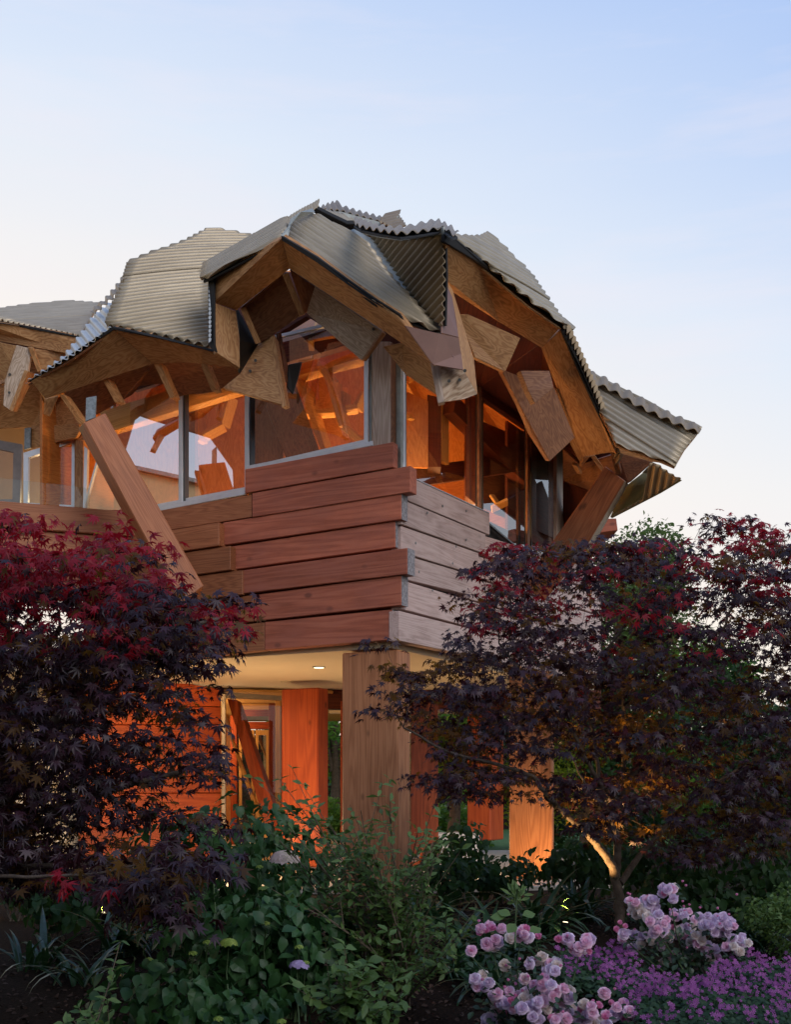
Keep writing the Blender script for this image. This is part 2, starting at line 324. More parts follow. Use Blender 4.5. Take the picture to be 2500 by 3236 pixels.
def px(k, pts): return [k(x, y) for x, y in pts]

# --- roof sheets (outlines read off the photograph, each at its own distance)
corr(px(k1, [(800, 300), (850, 325), (1230, 412), (1590, 500), (1597, 300), (1600, 0)])+[(650, 872), (800, 752), (792, 745), (720, 736), (659, 731), (580, 776), (402, 843), (384, 900)],
     [(353, 1033, 12.45), (660, 1107, 12.25), (659, 731, 14.4)], (k1(870, 150), k1(1590, 85)), M_cor, sheets=5, deck=M_ply, bulge=.05)
corr(px(k1, [(190, 748), (350, 640), (480, 550), (600, 395), (720, 225), (895, 90), (865, 180), (805, 290), (855, 328), (540, 545)]),
     [(353, 1036, 12.43), (79, 1210, 13.0), (371, 937, 13.5)], (k1(700, 300), k1(790, 400)), M_cor2, pitch=.085, amp=.016, deck=M_plyd)
corr(px(k1, [(690, 205), (722, 218), (800, 150), (905, 60), (930, -10), (960, -60), (930, -50), (880, 15), (800, 110)]),
     [(300, 990, 13.0), (380, 925, 12.9), (390, 880, 13.2)], (k1(700, 100), k1(760, 200)), M_cor3, pitch=.085, amp=.016)
corr(px(k1, [(-300, 215), (0, 195), (200, 165), (520, 135), (760, 152), (715, 215), (612, 398), (570, 388), (300, 335), (0, 278), (-300, 225)]),
     [(0, 1018, 13.9), (240, 1062, 13.5), (215, 957, 16.0)], (k1(0, 215), k1(500, 190)), M_cor, sheets=2, deck=M_ply)
# centre gable, left slope
corr(px(k2, [(130, 682), (195, 656), (440, 525), (740, 362), (792, 300), (800, 205), (540, 340), (150, 572)]),
     [(636, 883, 11.75), (887, 750, 11.15), (804, 741, 12.1)], (k2(160, 640), k2(780, 290)), M_cor, pitch=.085, amp=.02, sheets=1, deck=M_black)
corr(px(k2, [(792, 305), (800, 205), (890, 150), (980, 105), (1032, 73), (1030, 128), (1000, 150), (900, 168), (835, 215), (808, 270)]),
     [(912, 725, 11.25), (912, 690, 11.35), (1008, 630, 11.9)], (k2(900, 120), k2(925, 180)), M_cor, pitch=.05, amp=.012)
hb('flashing', [k2(745, 350, 11.12), k2(795, 378, 11.12), k2(815, 275, 11.16), (k2(850, 232, 11.25)), k2(1000, 172, 11.7), k2(985, 143, 11.7), k2(895, 170, 11.3), k2(825, 222, 11.2), k2(797, 300, 11.15)], .01, M_flash, bevel=0)
# centre gable, right slope
corr([(905, 755), (909, 735), (913, 702), (935, 688), (989, 678), (1050, 705), (1103, 737), (1157, 766), (1207, 832), (1245, 881), (1332, 981), (1399, 1056), (1385, 1048), (1278, 1002), (1258, 988), (1183, 950), (1100, 885), (1000, 815)],
     [(905, 757, 11.12), (1278, 1003, 10.80), (1157, 766, 11.75)], ((1000, 760), (1250, 925)), M_cor, pitch=.076, amp=.019, sheets=4, deck=M_black, bulge=.0)
hb('valley_flashing', [P(1095, 735, 11.95), P(1150, 765, 11.88), P(1240, 882, 11.42), P(1325, 982, 11.08), P(1392, 1056, 10.84), P(1408, 1050, 10.86), P(1345, 972, 11.12), P(1262, 872, 11.5), P(1178, 756, 12.0), P(1118, 724, 12.12)], .02, M_flash, bevel=0)
# valley sheets (bronze, facing left) and the pieces on the crown
corr(px(k3, [(115, 288), (260, 318), (400, 337), (560, 312), (725, 288), (732, 600), (722, 990), (705, 990), (560, 865), (350, 625), (165, 385)]),
     [(1401, 740, 10.75), (1399, 1030, 10.72), (1148, 741, 12.2)], (k3(700, 420), k3(460, 700)), M_cor3, pitch=.085, amp=.016, deck=M_black)
hb('flashing', [k3(80, 232, 12.2), k3(240, 265, 11.8), k3(400, 288, 11.4), k3(560, 270, 11.0), k3(728, 234, 10.68), k3(727, 290, 10.68), k3(560, 315, 11.0), k3(400, 340, 11.4), k3(240, 318, 11.8), k3(105, 285, 12.15)], .012, M_flash, bevel=0)
corr(px(k3, [(55, 163), (200, 215), (320, 240), (450, 232), (560, 205), (680, 178), (790, 235), (845, 282), (800, 292), (728, 240), (560, 268), (400, 286), (240, 262), (90, 232), (40, 200)]),
     [(1123, 690, 12.0), (1400, 720, 10.8), (1382, 694, 12.5)], (k3(400, 230), k3(330, 285)), M_cor3, pitch=.075, amp=.015, deck=M_black)
corr(px(k2, [(1030, 137), (1090, 112), (1165, 88), (1210, 125), (1300, 155), (1450, 195), (1610, 240), (1640, 262), (1500, 248), (1300, 195), (1200, 165), (1040, 152)]),
     [(1012, 660, 13.0), (1230, 705, 13.0), (1062, 637, 13.8)], (k2(1150, 100), k2(1185, 160)), M_cor3, pitch=.07, amp=.015, deck=M_black)
hb('flashing', [k2(1100, 165, 12.9), k2(1200, 168, 12.9), (k2(1350, 210, 12.9)), k2(1500, 248, 12.9), k2(1640, 200, 12.9), k2(1600, 265, 12.9), k2(1500, 280, 12.9), k2(1350, 250, 12.9), k2(1200, 205, 12.9)], .012, M_flash, bevel=0)
corr(px(k2, [(1040, 150), (1180, 180), (1350, 215), (1480, 260), (1440, 300), (1300, 330), (1260, 340), (1170, 265), (1080, 200)]),
     [(1012, 662, 12.6), (1103, 740, 12.4), (1200, 705, 13.4)], (k2(1150, 180), k2(1240, 250)), M_cor, pitch=.07, amp=.014, deck=M_black)
corr(px(k3, [(250, 163), (320, 122), (403, 108), (385, 150), (415, 185), (445, 232), (330, 245), (240, 200)]),
     [(1205, 690, 12.8), (1265, 665, 13.3), (1280, 715, 12.6)], (k3(300, 140), k3(400, 115)), M_cor3, pitch=.07, amp=.014)
hb('ridge_board', [k2(985, 130, 11.85), k2(1100, 190, 12.0), k2(1250, 262, 12.2), k2(1400, 258, 12.3), k2(1350, 345, 12.3), k2(1250, 330, 12.3), k2(1150, 250, 12.2), k2(985, 175, 11.9)], .05, M_black)
# right gable
corr(px(k3, [(745, 300), (815, 312), (900, 322), (990, 318), (1040, 293), (1115, 345), (1180, 400), (1240, 470), (1330, 545), (1390, 620), (1470, 745), (1560, 860), (1625, 955), (1660, 1010), (1400, 830), (1200, 665), (1000, 495)]),
     [(1412, 748, 10.70), (1785, 1036, 12.7), (1615, 815, 12.9)], (k3(860, 350), k3(1300, 610)), M_cor, pitch=.085, amp=.018, sheets=3, deck=M_ply, bulge=.03)
corr(px(k4, [(380, -20), (520, 95), (505, 110), (455, 85), (420, 50)]), [(1760, 1000, 12.8), (1815, 1040, 13.4), (1790, 1035, 12.7)], (k4(400, 0), k4(510, 95)), M_cor, pitch=.06)
corr(px(k4, [(585, 410), (710, 452), (960, 592), (1200, 722), (1490, 850), (1440, 915), (1370, 1000), (1335, 1060), (1290, 1140), (1185, 1095), (1000, 1030), (835, 972), (780, 850), (700, 700), (640, 560)]),
     [(1845, 1172, 13.9), (2218, 1353, 13.3), (2015, 1427, 13.0)], (k4(640, 520), k4(1400, 990)), M_cor, pitch=.085, amp=.016, sheets=4, deck=M_ply)
corr(px(k4, [(585, 408), (710, 448), (960, 588), (1200, 718), (1492, 848), (1470, 886), (1300, 820), (1000, 680), (800, 560), (620, 488)]),
     [(1845, 1170, 13.85), (2218, 1351, 13.25), (2205, 1370, 13.1)], (k4(700, 448), k4(690, 520)), M_cor3, pitch=.15, amp=.022)
# dark rake edges under the sheets
hb('rake_edge', [k3(735, 292, 10.66), k3(770, 285, 10.68), k3(1000, 462, 11.2), k3(1350, 738, 12.0), k3(1640, 980, 12.68), k3(1618, 1008, 12.7), k3(1350, 790, 12.0), k3(1000, 510, 11.2), k3(735, 350, 10.66)], .04, M_black)
hb('rake_edge', [k4(415, 60, 12.68), k4(460, 95, 12.7), k4(570, 390, 13.0), k4(700, 680, 13.4), k4(862, 1050, 13.9), k4(840, 1050, 13.9), k4(680, 700, 13.4), k4(545, 400, 13.0), k4(420, 110, 12.68)], .04, M_black)
for i in range(24):                                                             # wave ends of the right rake
    t = i/23; a_ = k4(462+(862-462)*t+14*math.sin(t*3.1), 95+(1050-95)*t, 12.68+1.2*t)
    mk('sheet_end', [a_+Vector((0, 0, -.05)), a_+Vector((.045, 0, -.02)), a_+Vector((.045, 0, .03)), a_+Vector((0, 0, .06)), a_+Vector((0, .3, -.05)), a_+Vector((.045, .3, -.02)), a_+Vector((.045, .3, .03)), a_+Vector((0, .3, .06))],
       [(0, 1, 2, 3), (4, 5, 6, 7), (0, 1, 5, 4), (1, 2, 6, 5), (2, 3, 7, 6), (3, 0, 4, 7)], M_cor3, house)
hb('rake_edge', [k2(185, 655, 11.80), k2(232, 640, 11.74), k2(228, 1180, 11.74), k2(250, 1242, 11.78), k2(215, 1215, 11.85), k2(186, 1180, 11.86)], .02, M_black)
for i in range(16):
    y0 = 665+i*33.5; a_ = k2(190, y0, 11.80)
    mk('sheet_end', [a_, a_+Vector((.022, 0, .018)), a_+Vector((.03, 0, .045)), a_+Vector((0, 0, .065)), a_+Vector((0, .02, 0)), a_+Vector((.022, .02, .018)), a_+Vector((.03, .02, .045)), a_+Vector((0, .02, .065))],
       [(0, 1, 2, 3), (4, 5, 6, 7), (0, 1, 5, 4), (1, 2, 6, 5), (2, 3, 7, 6), (3, 0, 4, 7)], M_cor2, house)

# --- fascia boards
def fb(pts, t=.06, mat=None, g=None): return hb('fascia_board', pts, t, mat or M_ply, g)
fb([k2(232, 646, 11.78), k2(745, 372, 11.10), k2(808, 605, 11.45), k2(400, 922, 11.95), k2(230, 858, 11.82)])
fb([k2(230, 858, 11.80), k2(400, 924, 11.95), k2(428, 1130, 11.92), k2(430, 1358, 11.9), k2(250, 1240, 11.78), k2(238, 1050, 11.78)], g=Vector((0, 0, 1)))
fb([(889, 752, 11.10) and P(889, 752, 11.10), P(1000, 820, 11.0), P(1100, 894, 10.9), P(1183, 952, 10.84), P(1258, 1000, 10.78), P(1278, 1027, 10.78), P(1366, 1153, 10.78), P(1355, 1141, 10.9), P(1280, 1090, 11.0), P(1150, 1006, 11.15), P(915, 851, 11.45)])
hb('rake_edge', [P(889, 746, 11.08), P(1000, 812, 10.98), P(1100, 886, 10.88), P(1183, 944, 10.82), P(1260, 992, 10.76), P(1275, 1012, 10.78), P(1183, 958, 10.84), P(1100, 902, 10.9), P(1000, 830, 11.0), P(889, 760, 11.10)], .03, M_black)
fb([k1(235, 735, 12.95), k1(865, 340, 12.40), k1(1160, 605, 12.70), k1(450, 830, 13.05), k1(345, 870, 13.06)])
fb([k1(867, 340, 12.40), k1(1230, 412, 12.33), k1(1640, 515, 12.22), k1(1827, 635, 12.30), k1(1680, 618, 12.40), k1(1400, 592, 12.55), k1(1160, 605, 12.70)])
hb('rake_edge', [k1(205, 740, 12.96), k1(860, 322, 12.38), k1(1230, 400, 12.30), k1(1640, 505, 12.20), k1(1640, 518, 12.20), k1(1230, 418, 12.32), k1(868, 345, 12.39), k1(235, 742, 12.96)], .03, M_black)
fb([k1(-300, 232, 13.92), k1(0, 276, 13.92), k1(570, 376, 13.52), k1(592, 440, 13.5), k1(512, 525, 13.6), k1(0, 430, 14.0), k1(-300, 385, 14.0)])
hb('rake_edge', [k1(-300, 240, 13.88), k1(0, 276, 13.88), k1(300, 330, 13.68), k1(600, 392, 13.48), k1(570, 398, 13.5), k1(0, 296, 13.88), k1(-300, 258, 13.9)], .03, M_black)
fb([k3(740, 342, 10.68), k3(1000, 515, 11.25), k3(1350, 790, 12.0), k3(1615, 1005, 12.68), k3(1480, 1160, 12.9), k3(1150, 960, 12.2), k3(800, 735, 11.45), k3(742, 640, 11.1)])
fb([k4(415, 98, 12.70), k4(545, 400, 13.05), k4(690, 720, 13.45), k4(840, 1050, 13.85), k4(805, 1035, 13.9), k4(590, 1070, 14.2), k4(480, 800, 13.8), k4(268, 245, 12.92)], g=k4(805, 1035, 13.9)-k4(415, 98, 12.7))
hb('metal_panel', [k3(728, 615, 10.9), k3(795, 770, 10.95), k3(825, 930, 10.95), k3(845, 1078, 10.95), k3(715, 1045, 10.75), k3(722, 800, 10.78)], .02, M_mauve)
hb('metal_panel', [k3(432, 985, 10.72), k3(690, 1046, 10.70), k3(845, 1080, 10.85), k3(862, 1200, 10.9), k3(880, 1325, 10.9), k3(650, 1285, 10.72)], .02, M_mauve)
# hanging post cluster by the corner
hb('post_end', [k3(695, 1295, 10.98), k3(880, 1322, 10.98), k3(985, 1510, 11.15), k3(880, 1548, 11.08), k3(735, 1567, 11.0)], .06, M_swirl, g=Vector((1, 0, .6)))
hb('post_end', [k3(625, 1268, 10.97), k3(697, 1290, 10.98), k3(735, 1567, 11.0), k3(685, 1580, 11.02)], .12, M_gcol, g=Z)
hb('post_side', [k3(745, 630, 11.1), k3(800, 720, 11.2), k3(960, 1245, 11.5), k3(987, 1510, 11.5), k3(880, 1325, 11.02), k3(845, 1080, 11.0), k3(800, 800, 11.0)], .05, M_ply, g=Z)

# --- fins and rafters under the eaves (each a thick board running back to the wall)
IN = uR.copy()
def fin(name, pts, mat, back=.9, t=None): return prism(name, pts, IN*back, mat, house, g=pts[2]-pts[0] if t is None else t)
fin('rafter', [k1(450, 838, 13.02), k1(487, 835, 13.02), k1(637, 1048, 13.20), k1(605, 1068, 13.20)], M_ply, .10)
fin('rafter', [k1(780, 724, 12.90), k1(825, 718, 12.90), k1(914, 890, 13.00), k1(875, 900, 13.00)], M_ply, .10)
fin('rafter', [k1(1170, 602, 12.70), k1(1222, 598, 12.70), k1(1332, 856, 12.85), k1(1295, 868, 12.85)], M_ply, .10)
fin('rafter', [k1(1525, 606, 12.45), k1(1575, 604, 12.45), k1(1650, 800, 12.60), k1(1610, 812, 12.60)], M_ply, .10)
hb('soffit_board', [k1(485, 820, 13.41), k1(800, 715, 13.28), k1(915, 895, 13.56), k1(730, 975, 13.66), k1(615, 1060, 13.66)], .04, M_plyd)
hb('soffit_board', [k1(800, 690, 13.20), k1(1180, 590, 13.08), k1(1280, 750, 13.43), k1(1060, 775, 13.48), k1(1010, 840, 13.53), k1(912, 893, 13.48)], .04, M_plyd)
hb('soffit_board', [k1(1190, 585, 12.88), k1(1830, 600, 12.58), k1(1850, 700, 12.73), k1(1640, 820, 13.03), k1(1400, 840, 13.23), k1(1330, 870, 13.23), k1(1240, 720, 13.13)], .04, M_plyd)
# centre gable fins
hb('rafter', [k2(755, 650, 11.5), k2(800, 632, 11.5), k2(926, 950, 11.75), k2(886, 966, 11.75)], .05, M_ply)
hb('gable_board', [k2(435, 900, 12.0), k2(760, 640, 11.62), k2(890, 960, 11.9), k2(720, 1080, 12.1), k2(585, 1172, 12.2), k2(470, 905, 12.02)], .05, M_plyd)
hb('rafter', [k2(432, 905, 11.96), k2(470, 888, 11.96), k2(592, 1165, 12.1), k2(550, 1177, 12.1)], .05, M_ply)
hb('gable_board', [k2(808, 610, 11.55), k2(1000, 740, 11.7), k2(1030, 900, 11.9), k2(920, 945, 11.95)], .05, M_plyd)
hb('rafter_tail', [k2(1000, 735, 11.66), k2(1508, 1075, 11.55), k2(1355, 1300, 11.75), k2(1140, 1115, 11.8), k2(935, 940, 11.9)], .05, M_plyg)
hb('rafter_tail', [k2(1508, 1075, 11.56), k2(1545, 1100, 11.7), k2(1390, 1310, 11.9), k2(1355, 1302, 11.76)], .05, M_ply)
hb('gusset_board', [k2(298, 1507, 12.25), k2(430, 1400, 12.2), k2(600, 1120, 12.25), k2(688, 1100, 12.15), k2(735, 1370, 12.0), k2(782, 1648, 11.95)], .05, M_ply, g=k2(782, 1648, 11.95)-k2(298, 1507, 12.25))
hb('gusset_edge', [k2(688, 1100, 12.14), k2(725, 1160, 12.25), k2(812, 1662, 12.05), k2(782, 1648, 11.94)], .05, M_ply)
hb('gable_board', [k2(725, 1085, 12.3), k2(745, 1080, 12.3), k2(820, 1470, 12.45), k2(780, 1460, 12.3)], .04, M_plyd)
hb('steel_bracket', [k2(905, 1310, 12.4), k2(880, 1420, 12.4), k2(835, 1560, 12.4), k2(790, 1500, 12.35), k2(800, 1330, 12.35)], .02, M_dalu)
hb('soffit_board', [k2(410, 900, 12.1), k2(560, 1170, 12.25), k2(690, 1100, 12.3), k2(600, 1130, 12.4), k2(430, 1400, 12.3), k2(428, 1150, 12.1)], .03, M_dalu)
# right gable boards
kA = crop(1200, 663, 1073/1687)
wh = [onR(1262, 1040, .0), onR(1400, 1140, .0), onR(1515, 1225, .0), onR(1700, 1350, .0), onR(1830, 1440, .0), onR(1960, 1530, .0)]
fi = [kA(325, 235, 11.05), kA(365, 380, 11.5), kA(593, 525, 12.28), kA(812, 655, 12.98), kA(950, 990, 13.65), kA(1035, 1200, 14.25)]
for a_ in range(5):
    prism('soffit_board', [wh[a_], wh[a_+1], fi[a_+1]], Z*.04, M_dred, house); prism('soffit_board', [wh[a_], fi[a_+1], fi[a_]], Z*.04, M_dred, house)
hb('rafter_tail', [kA(400, 520, 11.62), kA(440, 520, 11.64), kA(700, 638, 12.12), kA(625, 806, 12.12), kA(475, 735, 11.80), kA(425, 610, 11.70)], .08, M_ply, g=kA(700, 638, 12.12)-kA(440, 520, 11.64))
hb('rafter_tail', [kA(600, 790, 12.75), kA(700, 830, 12.85), kA(868, 885, 13.15), kA(970, 1132, 13.35), kA(845, 1250, 13.3), kA(755, 1110, 13.15), kA(690, 960, 12.95)], .08, M_plyd, g=kA(970, 1132, 13.35)-kA(868, 885, 13.15))
hb('rafter_tail', [kA(700, 800, 12.3), kA(845, 800, 12.5), kA(866, 884, 12.5), kA(772, 962, 12.4), kA(740, 900, 12.35)], .08, M_plyd)
hb('gable_board', [kA(15, 680, 11.75), kA(110, 660, 11.65), kA(262, 770, 11.35), kA(280, 920, 11.45), kA(130, 822, 11.7)], .06, M_ply)
hb('rafter', [k4(335, 600, 13.4), k4(390, 560, 13.35), k4(600, 1060, 14.2), k4(560, 1110, 14.3), k4(495, 985, 14.1)], .05, M_ply)
hb('rafter', [k4(640, 1065, 14.3), k4(675, 1058, 14.3), k4(765, 1180, 14.6), k4(740, 1200, 14.6)], .06, M_ply)
hb('rafter', [k4(590, 1075, 14.4), k4(640, 1070, 14.4), k4(575, 1145, 14.7), k4(560, 1140, 14.7)], .06, M_ply)
hb('rafter', [k4(790, 1035, 14.0), k4(840, 1055, 14.0), k4(878, 1200, 14.3), k4(838, 1208, 14.3)], .08, M_plyd)
hb('rafter', [k4(500, 1130, 14.9), k4(540, 1140, 14.9), k4(575, 1205, 15.0), k4(540, 1200, 15.0)], .06, M_ply)
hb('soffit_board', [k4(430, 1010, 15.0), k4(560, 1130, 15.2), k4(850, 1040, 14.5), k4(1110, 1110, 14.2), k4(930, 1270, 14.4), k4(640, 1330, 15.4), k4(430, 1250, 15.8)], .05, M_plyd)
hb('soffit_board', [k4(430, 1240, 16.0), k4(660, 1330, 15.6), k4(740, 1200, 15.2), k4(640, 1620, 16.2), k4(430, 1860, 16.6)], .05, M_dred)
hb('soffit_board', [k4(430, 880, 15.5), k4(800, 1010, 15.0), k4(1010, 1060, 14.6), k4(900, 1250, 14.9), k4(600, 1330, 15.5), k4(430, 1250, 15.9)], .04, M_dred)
hb('fascia_board', [k4(855, 985, 13.3), k4(1000, 1035, 13.2), k4(1187, 1105, 13.1), k4(1185, 1118, 13.15), k4(1100, 1105, 13.2), k4(870, 1045, 13.4)], .05, M_plyg)
hb('lower_soffit', [k4(790, 1528, 14.8), k4(890, 1305, 14.8), k4(1040, 1190, 14.6), k4(1250, 1238, 14.1), k4(1325, 1238, 14.0), k4(1160, 1335, 14.2), k4(980, 1430, 14.5)], .04, plain('olive_plywood', (.24, .20, .07), .6, var=.25))
hb('soffit_trim', [k4(1080, 1148, 14.2), k4(1252, 1242, 14.05), k4(1035, 1192, 14.5)], .03, M_flash)
corr(px(k4, [(1095, 1115), (1145, 1118), (1200, 1160), (1280, 1212), (1332, 1235), (1180, 1335), (980, 1438), (785, 1535), (790, 1522), (980, 1422), (1160, 1325), (1255, 1240), (1180, 1195), (1110, 1150)]),
     [(2055, 1463, 14.1), (2150, 1512, 13.95), (1930, 1635, 14.75)], (k4(1150, 1130), k4(1140, 1190)), M_cor3, pitch=.09, amp=.018)
def zz(s_, o_, z_, u=uR, n=nR): q_ = CORNER+u*s_+n*o_; return Vector((q_.x, q_.y, z_))
for a_ in range(3):
    s0, s1_ = 2.0+a_*.7, 2.7+a_*.7
    prism('soffit_board', [zz(s0, 0, 6.5, uL, nL), zz(s1_, 0, 6.5, uL, nL), zz(s1_, .4, 6.35, uL, nL), zz(s0, .4, 6.35, uL, nL)], Z*.04, M_plyd, house)
# bolts
for b_ in (k2(1447, 1062, 11.57), k3(1232, 1105, 12.25), k3(1188, 1185, 12.25), k3(1063, 1123, 12.0), k3(890, 1330, 10.93), k3(770, 1408, 10.96), k3(850, 1400, 10.98),
           k4(322, 885, 13.5), k4(438, 905, 13.5), k4(312, 700, 13.3), k4(28, 188, 12.4), k2(548, 1300, 12.13), k2(507, 1380, 12.15), k1(175, 555, 13.7), k1(75, 682, 13.7), k1(70, 822, 13.7), k1(395, 565, 13.95), k1(325, 575, 13.95)):
    n_ = (EYE-b_).normalized(); R_ = frame(Z, n_); vv = [b_+R_ @ Vector((.016*math.cos(a), .016*math.sin(a), 0)) for a in [i*math.pi/4 for i in range(8)]]
    prism('bolt', vv, n_*.012, M_bolt, house, bevel=0)

# --- left facade planks
def plankL(pts, o, t, mat, endw=None):
    p = [onL(*q, o) for q in pts]
    ob = prism('plank', p, -nL*t, mat, house, g=uL, bevel=.006)
    return ob, p
def endcap(p_top, p_bot, t, mat):
    """sawn end of a plank, a skin 2 mm proud"""
    a, b = p_top-uL*.002, p_bot-uL*.002
    mk('end_grain', [a+nL*-.004, b+nL*-.004, b-nL*(t-.004), a-nL*(t-.004), a+nL*-.004-uL*.004, b+nL*-.004-uL*.004, b-nL*(t-.004)-uL*.004, a-nL*(t-.004)-uL*.004],
       [(0, 1, 2, 3), (7, 6, 5, 4), (0, 4, 5, 1), (1, 5, 6, 2), (2, 6, 7, 3), (3, 7, 4, 0)], mat, house, Z, nR)
PL = [  # outline in facade pixels, proud of the wall (m), thickness, material, weathered end
    ([(577, 597), (1567, 415), (1567, 583), (577, 756)], .06, .10, M_red, None),
    ([(625, 756), (1681, 573), (1681, 748), (625, 916)], .05, .14, M_red, None),
    ([(430, 952), (1620, 757), (1620, 930), (430, 1102)], .03, .13, M_red, 1),
    ([(490, 1110), (1580, 942), (1580, 1116), (490, 1266)], .00, .13, M_red, 1),
    ([(560, 1270), (1660, 1120), (1660, 1294), (560, 1424)], .05, .16, M_red, 1),
    ([(638, 1434), (1620, 1303), (1620, 1502), (638, 1608)], .02, .14, M_red, 1),
    ([(709, 1614), (1557, 1530), (1557, 1732), (709, 1800)], .00, .14, M_red, 1),
    ([(-500, 958), (622, 764), (622, 915), (-500, 1095)], .03, .12, M_red2, None),
    ([(-500, 1100), (404, 950), (404, 1104), (-500, 1243)], .13, .14, M_red2, None),
    ([(-500, 1249), (480, 1106), (480, 1266), (-500, 1402)], .10, .14, M_red2, None),
    ([(-500, 1408), (562, 1268), (562, 1430), (-500, 1566)], .07, .14, M_red2, None),
    ([(-500, 1573), (634, 1434), (634, 1610), (-500, 1738)], .02, .12, M_red2, None),
    ([(-500, 1746), (705, 1615), (705, 1802), (-500, 1925)], .00, .12, M_red2, None)]
for pts, o, t, mat, e in PL:
    ob, p = plankL([k5(*q) for q in pts], o, t, mat)
    if e: endcap(p[1], p[2], t, M_end)
hb('wall_backing', [onL(*k5(600, 640), -.10), onL(*k5(1560, 455), -.10), onL(*k5(1560, 1725), -.10), onL(*k5(-480, 1900), -.10), onL(*k5(-480, 1000), -.10), onL(*k5(600, 830), -.10)], .05, M_black)
# --- right facade planks
PR = [([(352, 372), (838, 600), (840, 732), (352, 528)], .05), ([(318, 520), (815, 728), (815, 845), (318, 668)], .04),
      ([(316, 678), (774, 838), (774, 974), (316, 833)], .02), ([(316, 843), (735, 968), (735, 1090), (316, 990)], .00),
      ([(316, 998), (1500, 1355), (1500, 1478), (316, 1170)], .02), ([(304, 1180), (1500, 1485), (1500, 1612), (304, 1358)], .03),
      ([(700, 976), (1500, 1216), (1500, 1345), (700, 1105)], .0), ([(720, 842), (1500, 1075), (1500, 1207), (720, 968)], -.02), ([(780, 728), (1500, 950), (1500, 1067), (780, 838)], -.03)]
for pts, o in PR:
    prism('plank', [onR(*k6(*q), o) for q in pts], -nR*.12, M_grey, house, g=uR, bevel=.006)
hb('wall_backing', [onR(*k6(330, 410), -.12), onR(*k6(1490, 960), -.12), onR(*k6(1490, 1600), -.12), onR(*k6(330, 1350), -.12)], .05, M_black)

for q in ((560, 560), (700, 760), (470, 600), (640, 800), (400, 780), (620, 900), (700, 590), (500, 1060), (420, 950), (600, 1290), (900, 1330)):
    c_ = onR(*k6(*q), .054)
    R_ = frame(Z, nR); prism('plug', [c_+R_ @ Vector((.014*math.cos(a), .014*math.sin(a), 0)) for a in [i*math.pi/4 for i in range(8)]], nR*.004, M_bolt, house, bevel=0)
# --- left windows and their frames
def win(fn, quad, o=-.04, fw=.035, fmat=None, glass=None, skip=()):
    """window: frame bars round the opening (a part) with the pane as its sub-part"""
    p = [fn(*q, o) for q in quad]; nrm = nL if fn is onL else nR
    cen = sum(p, Vector())/4; q = [v+(cen-v)*(fw*1.4/(cen-v).length) for v in p]
    V = p+q+[v-nrm*.034 for v in p+q]
    Fc = []
    for i in range(4):
        j = (i+1) % 4
        Fc += [(i, j, 4+j, 4+i), (8+i, 12+i, 12+j, 8+j), (i, 8+i, 8+j, j), (4+i, 4+j, 12+j, 12+i)]
    fr = mk('window', V, Fc, fmat or M_alu, house, uL if fn is onL else uR, nrm)
    pr = [v-nrm*.02 for v in q]
    prism('pane', pr, -nrm*.012, glass or (M_glass if fn is onL else M_glassR), fr, bevel=0)
    return fr
win(onL, [(380, 1180), (571, 1140), (571, 1590), (250, 1650)])
win(onL, [(573, 1140), (779, 1100), (779, 1551), (573, 1589)])
win(onL, [(781, 1080), (1171, 990), (1171, 1395), (781, 1484)])
def wbar(fn, x0, x1, y0, y1, o, t, mat, name='mullion', s=0.0):
    nrm = nL if fn is onL else nR
    prism(name, [fn(x0, y0, o), fn(x1, y0, o), fn(x1, y1, o), fn(x0, y1, o)], -nrm*t, mat, house, g=Z, bevel=.002)
wbar(onL, 566, 576, 1150, 1592, .0, .09, M_alu); wbar(onL, 577, 583, 1150, 1590, -.02, .08, M_dalu)
wbar(onL, 775, 786, 1120, 1480, .0, .09, M_alu); wbar(onL, 787, 793, 1120, 1480, -.02, .08, M_dalu)
wbar(onL, 1150, 1163, 1110, 1400, .0, .1, M_alu)
wbar(onL, 1165, 1175, 1110, 1406, -.04, .1, M_flash)
hb('window_sill', [onL(300, 1636, .03), onL(774, 1547, .03), onL(774, 1563, .03), onL(300, 1654, .03)], .06, M_alu)
hb('window_sill', [onL(781, 1472, .03), onL(1178, 1393, .03), onL(1178, 1408, .03), onL(781, 1487, .03)], .06, M_alu)
wbar(onL, 1176, 1234, 1080, 1560, .02, .22, M_gcol, 'corner_post')
b_ = onL(1235, 1300, .02)
hb('corner_post', [hit(1236, 1085, b_, nR), hit(1264, 1085, b_, nR), hit(1264, 1462, b_, nR), hit(1236, 1462, b_, nR)], .01, M_plyd, g=Z)  # dark skin over the post's side; its shade is put into the colour
# right windows
win(onR, [(1282, 1080), (1514, 1240), (1514, 1620), (1282, 1500)], fmat=M_dalu, fw=.02)
win(onR, [(1526, 1248), (1670, 1350), (1670, 1760), (1526, 1640)], fmat=M_dalu, fw=.02)
win(onR, [(1680, 1357), (1758, 1412), (1758, 1830), (1680, 1780)], fmat=M_dalu, fw=.02)
wbar(onR, 1268, 1275, 1080, 1480, .0, .06, M_flash); wbar(onR, 1276, 1283, 1080, 1478, .01, .06, M_alu)
for x0, a_, b_ in ((1515, 1180, 1640), (1668, 1250, 1780)):
    wbar(onR, x0, x0+7, a_, b_, .02, .03, M_plyd); wbar(onR, x0-4, x0-1, a_, b_, .0, .03, M_dalu)
wbar(onR, 1760, 1786, 1290, 1860, .0, .05, M_gcol)
hb('window_sill', [onR(*k6(400, 395), .06), onR(*k6(838, 598), .06), onR(*k6(838, 604), .06), onR(*k6(400, 402), .06)], .10, M_alu)
